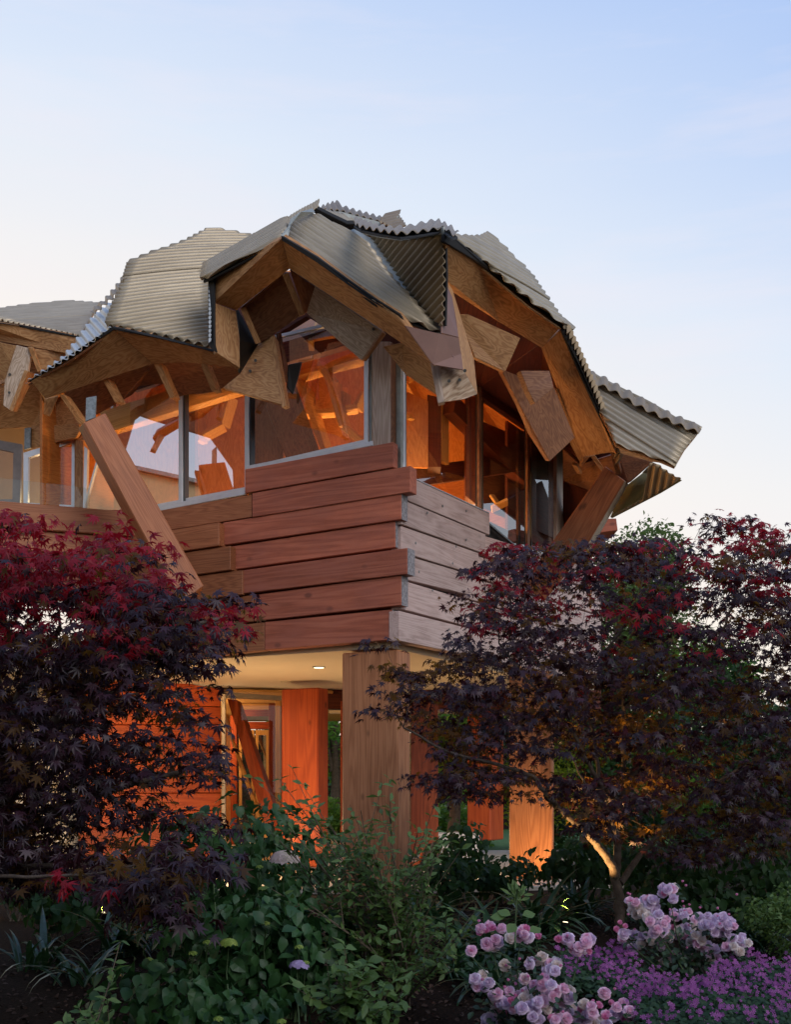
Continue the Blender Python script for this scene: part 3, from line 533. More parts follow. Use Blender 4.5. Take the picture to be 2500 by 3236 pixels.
# wall over the windows
hb('upper_wall', [onL(250, 1180, -.05), onL(420, 1235, -.05), onL(780, 1120, -.05), onL(870, 1062, -.05), onL(970, 1000, -.05), onL(1170, 1130, -.05), onL(1240, 1120, -.05), onL(1240, 850, -.05), onL(900, 860, -.05), onL(560, 1010, -.05), onL(250, 1120, -.05)], .08, M_dred)
hb('upper_wall', [onR(1262, 1085, .0), onR(1500, 1238, .0), onR(1680, 1362, .0), onR(1900, 1515, .0), onR(1900, 1400, .0), onR(1700, 1250, .0), onR(1500, 1100, .0), onR(1262, 900, .0)], .08, M_dred)

# --- interior of the upper room: walls, ceiling shell, floor, ribs
def inner(pts, mat=M_plyo, t=.04, name='interior_wall', g=None): return hb(name, pts, t, mat, g)
FL = 4.15
A0 = Vector((-4.2, 14.2, 0)); A1 = CORNER-nL*.2-nR*.2; A2 = CORNER+uR*6.0; A3 = A0+uR*5.0; 
A1.z = 0
def at(v, z): return Vector((v.x, v.y, z))
prism('upper_floor', [at(A0, FL-.25), at(A1-nL*.05, FL-.25), at(A2-nR*.2, FL-.25), at(A3, FL-.25)], Z*.25, M_floor, house, g=uL)
apex = P(1090, 800, 15.2)
WT = 6.25
tops = [at(A0, WT), at(A1, WT), at(A2, WT), at(A3, WT)]
for i in range(4):                                                        # ceiling planes of the upper room, split in panels
    a_, b_ = tops[i], tops[(i+1) % 4]; segs = 5
    for s in range(segs):
        p0, p1 = a_.lerp(b_, s/segs), a_.lerp(b_, (s+1)/segs)
        kink0, kink1 = p0.lerp(apex, .5)+Z*(.22 if s % 2 else -.05), p1.lerp(apex, .5)+Z*(.22 if (s+1) % 2 else -.05)
        for q in ([p0, p1, kink1], [p0, kink1, kink0], [kink0, kink1, apex]):
            n_ = normal_of(q); n_ = n_ if n_.z > 0 else -n_
            prism('ceiling_panel', q, n_*.03, M_plyo, house, bevel=0)
        beam('ceiling_rib', p0-Z*.06, kink0-Z*.06, .06, .16, M_rib, house)
        if s: beam('ceiling_rib', kink0-Z*.06, apex-Z*.08, .06, .14, M_rib, house)
        beam('ceiling_rib', kink0-Z*.06, kink1-Z*.06, .05, .14, M_rib, house)
inner([at(A3, FL), at(A2, FL), at(A2, WT), at(A3, WT)]); inner([at(A0, FL), at(A3, FL), at(A3, WT), at(A0, WT)])
inner([at(A2-nR*.3+uR*0, FL), at(A2+uR*-2.4-nR*.3, FL), at(A2+uR*-2.4-nR*.3, WT), at(A2-nR*.3, WT)], M_dred)
def rib(pts, w_=.055, dp=.18, mat=None):
    for a_, b_ in zip(pts, pts[1:]): beam('interior_rib', a_, b_, w_, dp, mat or M_rib, house, side=(b_-a_).cross(IN))
# ribs and panels seen through the centre window
D1 = 13.6
inner([P(870, 1120, 14.4), P(1240, 1060, 14.2), P(1240, 1480, 14.2), P(1000, 1500, 14.3), P(870, 1400, 14.4)], name='interior_panel')
inner([P(1010, 1300, 14.1), P(1075, 1312, 14.1), P(1090, 1420, 14.1), P(1030, 1430, 14.1)], M_plyo, name='interior_panel')
inner([P(1045, 1220, 14.15), P(1100, 1225, 14.15), P(1095, 1290, 14.15), P(1010, 1300, 14.15)], M_plyo, name='interior_panel')
rib([k2(830, 1445, D1), k2(1100, 1365, D1), k2(1400, 1290, D1)])
rib([k2(865, 1440, D1), k2(945, 1535, D1), k5(1000, 100, D1), k5(1075, 330, D1), k5(1130, 490, D1)], .07)
rib([k2(1035, 1320, D1), k2(1075, 1375, D1), k2(1150, 1470, D1), k5(1200, 170, D1), k5(1245, 315, D1), k5(1370, 425, D1)], .07)
rib([k5(980, 232, D1+.05), k5(1210, 220, D1+.05)]); rib([k5(1250, 205, D1+.05), k5(1330, 195, D1+.05), k5(1380, 100, D1+.05)]); rib([k5(1250, 90, D1+.1), k5(1245, 200, D1+.1)], .04)
rib([k5(835, 350, D1), k5(900, 520, D1)], .05)
beam('interior_beam', k5(870, 60, 13.2), k5(1050, 560, 13.2), .17, .2, M_dred, house, side=Vector((1, 0, 0)))
beam('interior_beam', k2(770, 1260, 12.75), k2(1250, 1120, 12.75), .22, .15, M_dred, house, side=Z)
hb('interior_post', [k5(612, 120, 13.0), k5(832, 120, 13.0), k5(832, 540, 13.0), k5(612, 580, 13.0)], .2, M_dred, g=Z)
beam('interior_beam', k5(760, 60, 12.95), k5(960, 560, 12.95), .28, .2, M_dred, house, side=Vector((1, 0, 0)))
# left windows
beam('interior_beam', P(330, 1342, 13.9), P(800, 1195, 13.2), .26, .14, M_rib, house, side=Z)
hb('interior_post', [k5(172, 90, 13.6), k5(245, 60, 13.6), k5(245, 800, 13.6), k5(172, 810, 13.6)], .2, M_dred, g=Z)
inner([P(560, 1230, 14.8), P(790, 1200, 14.6), P(790, 1560, 14.6), P(560, 1600, 14.8)], name='interior_panel')
inner([P(360, 1180, 15.0), P(590, 1160, 14.9), P(590, 1640, 14.9), P(360, 1640, 15.0)], name='interior_panel')
rib([k5(495, 120, 14.2), k5(440, 310, 14.2), k5(300, 385, 14.2)], .05); rib([k5(265, 225, 14.2), k5(285, 420, 14.2)], .08); rib([k5(410, 160, 14.3), k5(440, 310, 14.3)], .04)
# right windows
inner([k6(340, -120, 13.5), k6(475, -60, 13.6), k6(475, 335, 13.6), k6(340, 330, 13.5)], M_plyo, name='interior_panel', g=Z)
inner([k6(590, -100, 15.2), k6(700, -60, 15.2), k6(700, 320, 15.2), k6(590, 320, 15.2)], M_plyo, name='interior_panel')
hb('interior_post', [k6(470, -100, 13.8), k6(552, -80, 13.8), k6(552, 330, 13.8), k6(470, 330, 13.8)], .3, M_dred, g=Z)
hb('interior_post', [k6(695, -100, 14.2), k6(770, -80, 14.2), k6(770, 560, 14.2), k6(695, 500, 14.2)], .3, M_dred, g=Z)
beam('interior_beam', k6(330, 400, 13.9), k6(1050, 300, 15.4), .22, .16, M_dred, house, side=Z)
beam('interior_beam', k6(600, -40, 14.0), k6(1060, 420, 15.6), .22, .16, M_dred, house, side=Z)
inner([k6(800, 60, 15.3), k6(1240, 250, 16.6), k6(1240, 760, 16.6), k6(800, 570, 15.3)], M_dred, name='interior_panel')
hb('interior_post', [k6(985, 100, 16.0), k6(1060, 120, 16.0), k6(1060, 620, 16.0), k6(985, 600, 16.0)], .25, M_dred, g=Z)
rib([k6(350, 10, 13.4), k6(375, 50, 13.4)], .04); rib([k6(552, -40, 14.2), k6(552, 310, 14.2)], .12)
rib([k6(850, 495, 15.0), k6(885, 545, 15.0)], .03); rib([k6(850, 580, 15.0), k6(945, 535, 15.0)], .03)

# --- left wing: balcony, glass, plywood wall
W_ = 15.0
hb('plywood_wall', [k1(-300, 440, 14.6), k1(520, 520, 14.2), k1(640, 700, 14.2), k1(640, 1200, 14.3), k1(580, 1170, 14.3), k1(235, 1245, 14.6), k1(235, 1085, 14.6), k1(-300, 1110, 14.7)], .05, M_ply, g=Vector((1, 0, .1)))
hb('plywood_wall', [k1(230, 1080, 14.55), k1(600, 1060, 14.2), k1(610, 1105, 14.2), k1(575, 1165, 14.25), k1(232, 1245, 14.55)], .05, M_ply)
hb('gable_board', [k1(-300, 300, 14.2), k1(0, 440, 13.75), k1(200, 480, 13.7), k1(130, 700, 13.8), k1(0, 760, 13.9), k1(-300, 800, 14.2)], .04, M_ply)
hb('rafter_tail', [k1(125, 460, 13.65), k1(245, 490, 13.65), k1(215, 660, 13.7), k1(95, 968, 13.75), k1(25, 920, 13.75), k1(35, 735, 13.72)], .05, M_plyg)
hb('rafter_tail', [k1(215, 660, 13.68), k1(272, 680, 13.85), k1(130, 970, 13.85), k1(95, 968, 13.74)], .05, M_ply)
hb('rafter_tail', [k1(340, 870, 13.5), k1(445, 850, 13.5), k1(380, 1005, 13.6), k1(330, 985, 13.55)], .05, M_ply)
hb('rafter', [k1(210, 475, 13.6), k1(250, 480, 13.6), k1(315, 655, 13.7), k1(285, 665, 13.7)], .05, M_ply)
hb('gable_board', [k1(250, 485, 13.75), k1(512, 520, 13.7), k1(420, 640, 13.75), k1(315, 655, 13.78)], .04, M_ply)
hb('gable_board', [k1(-300, 290, 14.7), k1(560, 385, 14.3), k1(520, 540, 14.3), k1(-300, 480, 14.7)], .04, M_plyd)
hb('steel_plate', [k1(186, 1090, 14.5), k1(236, 1085, 14.5), k1(232, 1240, 14.5), k1(183, 1255, 14.5)], .04, M_gal)
def flatwin(q, d, fw, mat, glass, name='window'):
    p = [k1(x, y, d) for x, y in q]; cen = sum(p, Vector())/4; r = [v+(cen-v)*(fw*1.4/(cen-v).length) for v in p]
    V = p+r+[v+Vector((0, .06, 0)) for v in p+r]; Fc = []
    for i in range(4):
        j = (i+1) % 4; Fc += [(i, j, 4+j, 4+i), (8+i, 12+i, 12+j, 8+j), (i, 8+i, 8+j, j), (4+i, 4+j, 12+j, 12+i)]
    fr = mk(name, V, Fc, mat, house, Vector((1, 0, 0)), Vector((0, -1, 0)))
    prism('pane', [v+Vector((0, .02, 0)) for v in r], Vector((0, .012, 0)), glass, fr, bevel=0); return fr
flatwin([(178, 1280), (575, 1160), (575, 1720), (178, 1700)], 14.45, .06, M_alu, M_glass3)
flatwin([(-300, 1130), (165, 1215), (150, 1700), (-300, 1700)], 14.6, .10, plain('grey_door_frame', (.20, .17, .15), .5), M_glass3, 'balcony_door')
wbar(onL, 235, 262, 1380, 1640, -.3, .1, M_ply, 'door_post')
hb('door_post', [k1(575, 1140, 14.3), k1(636, 1130, 14.3), k1(632, 1700, 14.3), k1(565, 1700, 14.3)], .08, M_ply, g=Z)
hb('mullion', [k1(640, 1225, 14.2), k1(668, 1250, 14.2), k1(660, 1700, 14.2), k1(630, 1700, 14.2)], .08, M_alu, g=Z)
hb('interior_wall', [P(-200, 1250, 16.5), P(300, 1250, 16.5), P(300, 1720, 16.5), P(-200, 1720, 16.5)], .05, plain('warm_plaster', (.62, .44, .22), .8, var=.05))
hb('interior_wall', [P(280, 1380, 15.5), P(420, 1400, 15.3), P(420, 1680, 15.3), P(280, 1680, 15.5)], .05, M_plyo)
hb('balcony_floor', [P(-200, 1640, 13.1), P(460, 1640, 13.6), P(460, 1665, 16.4), P(-200, 1665, 16.4)], .1, M_plyd)
hb('wing_ceiling', [P(-200, 1180, 14.7), P(280, 1150, 14.5), P(300, 1250, 16.5), P(-200, 1250, 16.5)], .05, M_plyo)
# railing glass and balcony beams
def bal(x, y, o=0.0): t = x/466; return P(x, y, 13.0+.56*t-o)
rc_ = P(0, 2500, 13.1); rn_ = (P(466, 2500, 13.62)-rc_).cross(Z).normalized()
hb('railing', [hit(*k1(*q), rc_, rn_) for q in ((-300, 1440), (340, 1508), (340, 1672), (-300, 1630))], .015, M_glass2, bevel=0)
hb('railing', [hit(*k1(*q), rc_, rn_) for q in ((348, 1509), (683, 1548), (683, 1698), (348, 1673))], .015, M_glass2, bevel=0)
for pts, o in (([(-300, 140), (0, 165), (925, 240), (925, 392), (0, 328), (-300, 308)], .05), ([(-300, 316), (0, 336), (925, 400), (925, 520), (0, 470), (-300, 450)], .0),
               ([(-300, 458), (0, 478), (1000, 532), (1060, 640), (0, 610), (-300, 600)], .02), ([(-300, 608), (0, 618), (1120, 655), (1200, 800), (0, 770), (-300, 765)], .0)):
    hb('balcony_beam', [bal(*s1(*q), o) for q in pts], .16, M_red2, g=Vector((1, 0, 0)), bevel=.008)
# big diagonal brace on the left
bd = [k1(635, 1050, 12.35), k1(800, 975, 12.5), k1(1350, 1930, 12.55), P(700, 2030, 12.6), P(618, 2030, 12.45), k1(1190, 1930, 12.4)]
hb('diagonal_brace', [k1(637, 1050, 12.40), k1(802, 973, 12.5), P(645, 1852, 12.45), P(570, 1905, 12.35)], .32, M_red2, g=P(645, 1852, 12.45)-k1(802, 973, 12.5), bevel=.01)
hb('diagonal_brace', [k1(595, 1095, 12.74), k1(637, 1052, 12.42), P(567, 1903, 12.37), P(530, 1860, 12.69)], .05, M_ply, g=P(570, 1905, 12.35)-k1(637, 1050, 12.4), bevel=.005)
hb('steel_bracket', [k1(655, 860, 12.55), k1(735, 845, 12.55), k1(728, 1010, 12.55), k1(650, 1042, 12.55)], .02, M_gal)
# right brace and its bits
hb('diagonal_brace', [k4(755, 1140, 14.3), k4(905, 1252, 14.3), k4(560, 1840, 14.6), P(1720, 1900, 14.8), P(1650, 1850, 14.8)], .3, M_red2, g=k4(905, 1252, 14.3)-k4(575, 1800, 14.6), bevel=.01)
hb('diagonal_brace', [k4(905, 1252, 14.31), k4(932, 1275, 14.6), k4(612, 1830, 14.9), k4(572, 1830, 14.61)], .04, M_plyg, bevel=.005)  # pale skin on the brace edge; its lit side is put into the colour
hb('diagonal_brace', [k4(690, 1640, 16.4), k4(680, 1720, 16.4), k4(615, 1830, 16.6), k4(590, 1800, 16.6)], .2, M_red2)
hb('beam_end', [k4(765, 1540, 16.0), k4(838, 1538, 16.0), k4(850, 1630, 16.0), k4(700, 1646, 16.0)], .5, M_red)
hb('far_wall', [k4(430, 1240, 17.0), k4(700, 1340, 17.0), k4(680, 1560, 17.0), k4(640, 1900, 17.0), k4(350, 1900, 17.0)], .1, M_plyd)

# ------------------------------------------------------------------ ground floor
ZC = 2.965
cA = CORNER-nL*.15-nR*.15
ceil_ = [at(cA, ZC), at(cA+uL*6.2, ZC), at(cA+uL*6.2+uR*6, ZC), at(cA+uR*6.5, ZC)]
prism('ceiling', ceil_, Z*.25, M_ceil, house, g=uL)
def colL(name, x0, x1, xs, ytop, ybot, d0, mat, mats=None):
    """square post: front face x0..x1 parallel to the long facade, right side out to xs"""
    b = P(x1, CY, d0); b.z = 0
    a = hit(x0, CY, b, nL); a.z = 0
    c = hit(xs, CY, b, nR); c.z = 0
    ztop = H+(CY-ytop)/F*d0; zb = H+(CY-ybot)/F*d0
    pts = [at(a, zb), at(b, zb), at(c, zb), at(a+(c-b), zb)]
    return mk(name, pts+[at(p, ztop) for p in pts], [(0, 1, 2, 3), (7, 6, 5, 4), (0, 4, 5, 1), (1, 5, 6, 2), (2, 6, 7, 3), (3, 7, 4, 0)], mat, house, Z, nL, bevel=.015)
colL('column', 1080, 1257, 1298, 2052, 2880, 12.1, M_col)
colL('column', 889, 1005, 1038, 2172, 2740, 15.6, M_colr)
hb('column_side', [P(1076, 2215, 17.0), P(1082, 2215, 17.0), P(1082, 2700, 17.0), P(1076, 2700, 17.0)], .2, M_colr)
colL('column', 1608, 1745, 1752, 2120, 2785, 13.9, M_col)
colL('column', 1476, 1550, 1592, 2200, 2655, 17.5, M_colr)
hb('red_panel', [P(1299, 2216, 15.2), P(1384, 2216, 15.2), P(1386, 2700, 15.2), P(1299, 2700, 15.2)], .4, M_dred, g=Z)
hb('ground_beam', [P(1036, 2180, 17.2), P(1900, 2180, 17.2), P(1900, 2240, 17.2), P(1036, 2240, 17.2)], .25, M_dred)
hb('ground_beam', [P(1040, 2226, 19), P(1800, 2226, 19), P(1800, 2252, 19), P(1040, 2252, 19)], .25, M_ceil)
# red plank wall on the left
yy = [2176, 2232, 2288, 2343, 2398, 2452, 2505, 2560, 2617, 2675, 2730]
for i in range(len(yy)-1):
    hb('plank', [P(250, yy[i]+3 if i else 2100, 15.6), P(698, yy[i]+1, 16.5), P(698, yy[i+1]-1, 16.5), P(250, yy[i+1]+1, 15.6)], .08, M_colr, g=Vector((1, .3, 0)), bevel=.008)
hb('wall_backing', [P(250, 2110, 15.7), P(698, 2180, 16.6), P(698, 2725, 16.6), P(250, 2730, 15.7)], .04, M_black)
hb('ground_wall', [P(-300, 2100, 15.8), P(255, 2100, 15.8), P(255, 2860, 15.8), P(-300, 2860, 15.8)], .1, plain('stone_wall', (.50, .40, .26), .8, var=.1, scale=5))
for yb in range(2160, 2840, 46):                                              # block courses
    for xb in range(-60, 255, 92):
        o_ = 46 if (yb//46) % 2 else 0
        if xb+o_+88 < 256: hb('stone_block', [P(xb+o_, yb, 15.72), P(xb+o_+88, yb, 15.72), P(xb+o_+88, yb+42, 15.72), P(xb+o_, yb+42, 15.72)], .06, M_ceil, bevel=.004)
# glazed corner
GF = H-215/F*16.5
hb('glazing_post', [P(700, 2186, 16.4), P(712, 2190, 16.4), P(712, 2725, 16.4), P(700, 2720, 16.4)], .08, plain('bronze_frame', (.32, .26, .2), .4, metal=.3), g=Z)
hb('glazing_head', [P(700, 2186, 16.4), P(890, 2198, 16.9), P(890, 2212, 16.9), P(700, 2204, 16.4)], .08, plain('bronze_head', (.24, .19, .14), .4, metal=.3))
prism('interior_floor', [Vector((-2.6, 16.45, GF-.15)), Vector((-1.0, 17.0, GF-.15)), Vector((-.6, 24, GF-.15)), Vector((-4.5, 24, GF-.15)), Vector((-4.5, 16.45, GF-.15))], Z*.15, M_floor, house, g=Vector((0, 1, 0)))
prism('interior_ceiling', [Vector((-4.5, 16.6, ZC-.06)), Vector((-.9, 17.1, ZC-.06)), Vector((-.9, 24, ZC-.06)), Vector((-4.5, 24, ZC-.06))], Z*.04, M_rib, house)
hb('corner_pane', [P(713, 2206, 16.42), P(889, 2214, 16.9), P(889, 2716, 16.9), P(713, 2720, 16.42)], .012, M_glass3, bevel=0)
hb('diagonal_brace', [s2(408, 390, 17.0), s2(465, 395, 17.0), s2(725, 1140, 16.6), s2(725, 1320, 16.6), s2(685, 1320, 16.6), s2(620, 1090, 16.7)], .2, M_colr, g=s2(725, 1320, 16.6)-s2(465, 395, 17.0))
hb('diagonal_brace', [s2(405, 480, 17.05), s2(430, 600, 17.0), s2(690, 1310, 16.65), s2(660, 1300, 16.7), s2(480, 790, 16.9), s2(405, 560, 17.1)], .04, M_rib, g=s2(690, 1310, 16.65)-s2(430, 600, 17.0))  # paler strip: light on the brace's left side is put into the timber colour
# inner frames and double door at the back
def bx(x0, x1, y0, y1, d, t, mat, name, par=None): return hb(name, [P(x0, y0, d), P(x1, y0, d), P(x1, y1, d), P(x0, y1, d)], t, mat, g=Z if abs(y1-y0) > abs(x1-x0) else Vector((1, 0, 0)), par=par)
bx(728, 748, 2260, 2668, 19, .15, M_colr, 'door_post'); bx(849, 868, 2222, 2700, 18.5, .15, M_colr, 'door_post'); bx(870, 886, 2210, 2700, 18.0, .15, M_rib, 'door_post')
bx(735, 868, 2195, 2262, 19.7, .1, M_colr, 'door_wall'); bx(850, 896, 2195, 2720, 19.7, .1, M_colr, 'door_wall')
bx(745, 850, 2222, 2240, 19, .15, M_rib, 'door_head'); bx(745, 850, 2280, 2302, 19, .15, M_colr, 'door_head')
for a_, b_ in ((755, 803), (807, 850)):
    V = [P(a_, 2306, 19), P(b_, 2306, 19), P(b_, 2678, 19), P(a_, 2678, 19)]; q = [P(a_+9, 2322, 19), P(b_-9, 2322, 19), P(b_-9, 2662, 19), P(a_+9, 2662, 19)]
    VV = V+q+[v+Vector((0, .05, 0)) for v in V+q]; Fc = []
    for i in range(4):
        j = (i+1) % 4; Fc += [(i, j, 4+j, 4+i), (8+i, 12+i, 12+j, 8+j), (i, 8+i, 8+j, j), (4+i, 4+j, 12+j, 12+i)]
    fr = mk('glazed_door', VV, Fc, M_rib, house, Z, Vector((0, -1, 0)))
    prism('pane', [v+Vector((0, .02, 0)) for v in q], Vector((0, .01, 0)), M_glass, fr, bevel=0)
bx(600, 730, 2100, 2700, 23, .1, M_plyo, 'interior_wall'); 
bx(868, 892, 2190, 2700, 20.5, .1, M_colr, 'interior_wall'); bx(700, 900, 2100, 2250, 24.2, .1, M_plyo, 'interior_wall')
# recessed ceiling lamp
M_lamp = emit('lamp_glow', (1, .78, .48), 3)
lp = onZ(1008, 2107, ZC-.002)
def disc(name, c, r, n_, t, mat, parent, seg=20):
    R_ = frame(Vector((1, 0, 0)) if abs(n_.x) < .9 else Z, n_); vv = [c+R_ @ Vector((r*math.cos(a), r*math.sin(a), 0)) for a in [i*2*math.pi/seg for i in range(seg)]]
    return prism(name, vv, n_*t, mat, parent, bevel=0)
for q in ((1008, 2107), (905, 2153), (695, 2128), (640, 2150)):
    lp = onZ(*q, ZC-.002); rg = disc('downlight', lp, .075, -Z, .008, M_ceil if q[0] != 1008 else M_flash, house)
    if q[0] == 1008: disc('lamp_lens', lp-Z*.009, .058, -Z, .004, M_lamp, rg)

# ------------------------------------------------------------------ lamps of the house and garden
def lamp(kind, loc, energy, col, size=.3, name='lamp', target=None, angle=None, blend=.5):
    d = bpy.data.lights.new(name, kind); d.energy = energy; d.color = col
    if kind == 'AREA': d.size = size
    else: d.shadow_soft_size = size
    if kind == 'SPOT': d.spot_size = RD(angle); d.spot_blend = blend
    o = bpy.data.objects.new(name, d); C.objects.link(o); o.location = loc
    if target is not None: o.rotation_euler = (Vector(target)-Vector(loc)).to_track_quat('-Z', 'Y').to_euler()
    return o
WARM = (1, .58, .24)
lamp('POINT', (-.5, 14.2, 4.6), 150, WARM, .25, 'room_lamp'); lamp('POINT', (-2.3, 15.2, 4.6), 150, WARM, .25, 'room_lamp'); lamp('POINT', (.7, 14.9, 4.6), 22, WARM, .25, 'room_lamp'); lamp('POINT', (.35, 13.2, 4.6), 32, WARM, .2, 'room_lamp')
lamp('POINT', (-4.3, 15.7, 5.2), 24, (1, .72, .4), .2, 'wing_lamp')
lamp('POINT', (-3.1, 18.5, 2.4), 60, (1, .68, .36), .2, 'ground_room_lamp'); lamp('POINT', (-3.7, 20.8, 2.3), 50, (1, .68, .36), .2, 'ground_room_lamp')
lamp('SPOT', tuple(onZ(1008, 2107, ZC-.03)), 60, (1, .74, .45), .05, 'downlight_lamp', target=tuple(onZ(1008, 2107, ZC-.03)-Z), angle=120)
lamp('POINT', (-1.9, 14.2, 1.0), 85, (1, .66, .32), .3, 'terrace_lamp'); lamp('POINT', (.9, 14.9, .9), 24, (1, .68, .34), .3, 'terrace_lamp')
lamp('SPOT', (-3.0, 14.4, 2.7), 90, (1, .62, .28), .1, 'wall_washer', target=(-2.8, 15.8, 1.2), angle=130)
#PLANTS
# ------------------------------------------------------------------ plants: leaf shapes
def arr(v, f): return np.array(v, float), f
def maple_leaf(droop):
    ang = [-118, -78, -38, 0, 38, 78, 118]; ln = [.42, .78, .95, 1.05, .95, .78, .42]; v = [(0, 0, 0)]; f = []
    for i, (a, l) in enumerate(zip(ang, ln)):
        a = RD(a); wd = .125*l; dx, dy = math.sin(a), math.cos(a); px_, py_ = dy, -dx
        k = len(v); v += [(dx*l*.42-px_*wd, dy*l*.42-py_*wd, -.03), (dx*l, dy*l, -droop*l*l), (dx*l*.42+px_*wd, dy*l*.42+py_*wd, -.03)]
        f += [(0, k, k+1), (0, k+1, k+2)]
        if i: f.append((0, k-1, k))
    v += [(.012, -.5, -.1), (-.012, -.5, -.1)]; f.append((0, len(v)-2, len(v)-1))
    return arr(v, f)
def ovate_leaf(wd=.36, fold=.10, curl=.18):
    v = [(0, 0, 0), (-wd*.8, .3, fold), (wd*.8, .3, fold), (0, .33, 0), (-wd, .55, fold*.8-curl*.2), (wd, .55, fold*.8-curl*.2), (0, .6, -curl*.3), (-wd*.6, .8, -curl*.5), (wd*.6, .8, -curl*.5), (0, 1.05, -curl), (0, -.25, -.05)]
    f = [(0, 3, 1), (0, 2, 3), (1, 3, 6, 4), (3, 2, 5, 6), (4, 6, 7), (6, 5, 8), (6, 9, 7), (6, 8, 9)]
    return arr(v, f)
def lance_leaf(): 
    v = [(0, 0, 0), (-.13, .4, .04), (.13, .4, .04), (0, .42, 0), (-.09, .75, -.02), (.09, .75, -.02), (0, 1.0, -.12)]
    return arr(v, [(0, 3, 1), (0, 2, 3), (1, 3, 4), (3, 2, 5), (3, 6, 4), (3, 5, 6)])
def strap_leaf(bend, wd=.045):
    v = []; f = []; n = 7
    for i in range(n+1):
        t = i/n; a = bend*t; x = math.sin(a)/max(bend, .01); z = (1-math.cos(a))/max(bend, .01)
        wv = wd*(1-t**3)*(.6+.6*math.sin(math.pi*min(1, t*1.2))); v += [(-wv, x, -z+wv*.3), (0, x, -z), (wv, x, -z+wv*.3)]
        if i: k = 3*i; f += [(k-3, k-2, k+1, k), (k-2, k-1, k+2, k+1)]
    return arr(v, f)
MAPLE = [maple_leaf(.10), maple_leaf(.3), maple_leaf(.5)]; OVATE = [ovate_leaf(), ovate_leaf(.40, .14, .3)]; LANCE = [lance_leaf()]
def rotm(up, yaw, roll=0.0, pitch=0.0):
    up = up.normalized(); q = Z.rotation_difference(up).to_matrix()
    return q @ Matrix.Rotation(yaw, 3, 'Z') @ Matrix.Rotation(pitch, 3, 'X') @ Matrix.Rotation(roll, 3, 'Y')
def joined(name, tm, xf, mat, parent, kind=None, smooth=False):
    """many copies of small templates joined in one mesh; xf = (template, place, rotation, scale)"""
    if not xf: return None
    V = []; Fi = []; off = 0; c = sum((x[1] for x in xf), Vector())/len(xf); ca = np.array(c)
    loops = []; starts = []; tot = []; ls = 0
    for k, (tv, tf) in enumerate(tm):
        sel = [x for x in xf if x[0] == k]
        if not sel: continue
        Rm = np.array([np.array(x[2])*x[3] for x in sel]); T = np.array([np.array(x[1]) for x in sel])-ca
        vv = np.einsum('nij,vj->nvi', Rm, tv)+T[:, None, :]; V.append(vv.reshape(-1, 3))
        fl = np.array([i for f in tf for i in f]); fn = np.array([len(f) for f in tf])
        n = len(sel); loops.append((fl[None, :]+(np.arange(n)*len(tv))[:, None]+off).reshape(-1)); tot.append(np.tile(fn, n)); off += n*len(tv)
    V = np.concatenate(V); loops = np.concatenate(loops); tot = np.concatenate(tot); starts = np.concatenate([[0], np.cumsum(tot)[:-1]])
    me = bpy.data.meshes.new(name); me.vertices.add(len(V)); me.vertices.foreach_set('co', V.ravel().astype(np.float32))
    me.loops.add(len(loops)); me.loops.foreach_set('vertex_index', loops.astype(np.int32)); me.polygons.add(len(tot))
    me.polygons.foreach_set('loop_start', starts.astype(np.int32)); me.polygons.foreach_set('loop_total', tot.astype(np.int32))
    me.update(calc_edges=True); me.materials.append(mat)
    if smooth: me.polygons.foreach_set('use_smooth', np.ones(len(tot), bool))
    o = bpy.data.objects.new(name, me); link(o, Matrix.Translation(c), parent)
    if kind: o['kind'] = kind
    return o
TM = {}
def tmesh(key, t, mat, smooth=False):
    k = (key, mat.name)
    if k not in TM:
        me = bpy.data.meshes.new(key); me.from_pydata([tuple(v) for v in t[0]], [], t[1]); me.materials.append(mat)
        if smooth:
            for p in me.polygons: p.use_smooth = True
        TM[k] = me
    return TM[k]
def inframe(p, m=60):
    if p.y < .5: return False
    x = CX+p.x/p.y*F; y = CY-(p.z-H)/p.y*F; return -m < x < 2500+m and -m < y < 3236+m
def leaves(parent, part, key, tm, xf, mats, nparts, smooth=False, rest='foliage'):
    """xf items: (template, place, rotation, scale, material index). The ones that show largest become parts, the rest one part"""
    order = sorted(range(len(xf)), key=lambda i: -(xf[i][3]/max(xf[i][1].y, .5)+random.random()*.002 if inframe(xf[i][1]) else -1))
    for i in order[:nparts]:
        x = xf[i]; o = bpy.data.objects.new(part, tmesh(key+str(x[0]), tm[x[0]], mats[x[4]], smooth))
        M = Matrix.Translation(x[1]) @ (x[2].to_4x4() @ Matrix.Scale(x[3], 4)); link(o, M, parent)
    left = [xf[i] for i in order[nparts:]]
    for m in range(len(mats)): joined(rest, tm, [x for x in left if x[4] == m], mats[m], parent, 'stuff', smooth)
def tube(pts, radii, sides=6):
    v = []; f = []
    for i, p in enumerate(pts):
        d = (pts[min(i+1, len(pts)-1)]-pts[max(i-1, 0)]); d = d.normalized() if d.length > 1e-6 else Z
        a = d.orthogonal().normalized(); b = d.cross(a)
        if i == 0: a0 = a
        a = (a0-d*a0.dot(d)); a = a.normalized() if a.length > 1e-4 else d.orthogonal().normalized(); a0 = a; b = d.cross(a)
        v += [p+(a*math.cos(t)+b*math.sin(t))*radii[i] for t in [j*2*math.pi/sides for j in range(sides)]]
        if i: k = i*sides; f += [(k-sides+j, k-sides+(j+1) % sides, k+(j+1) % sides, k+j) for j in range(sides)]
    f.append(tuple(range(sides))); f.append(tuple(range(len(v)-1, len(v)-sides-1, -1)))
    return v, f
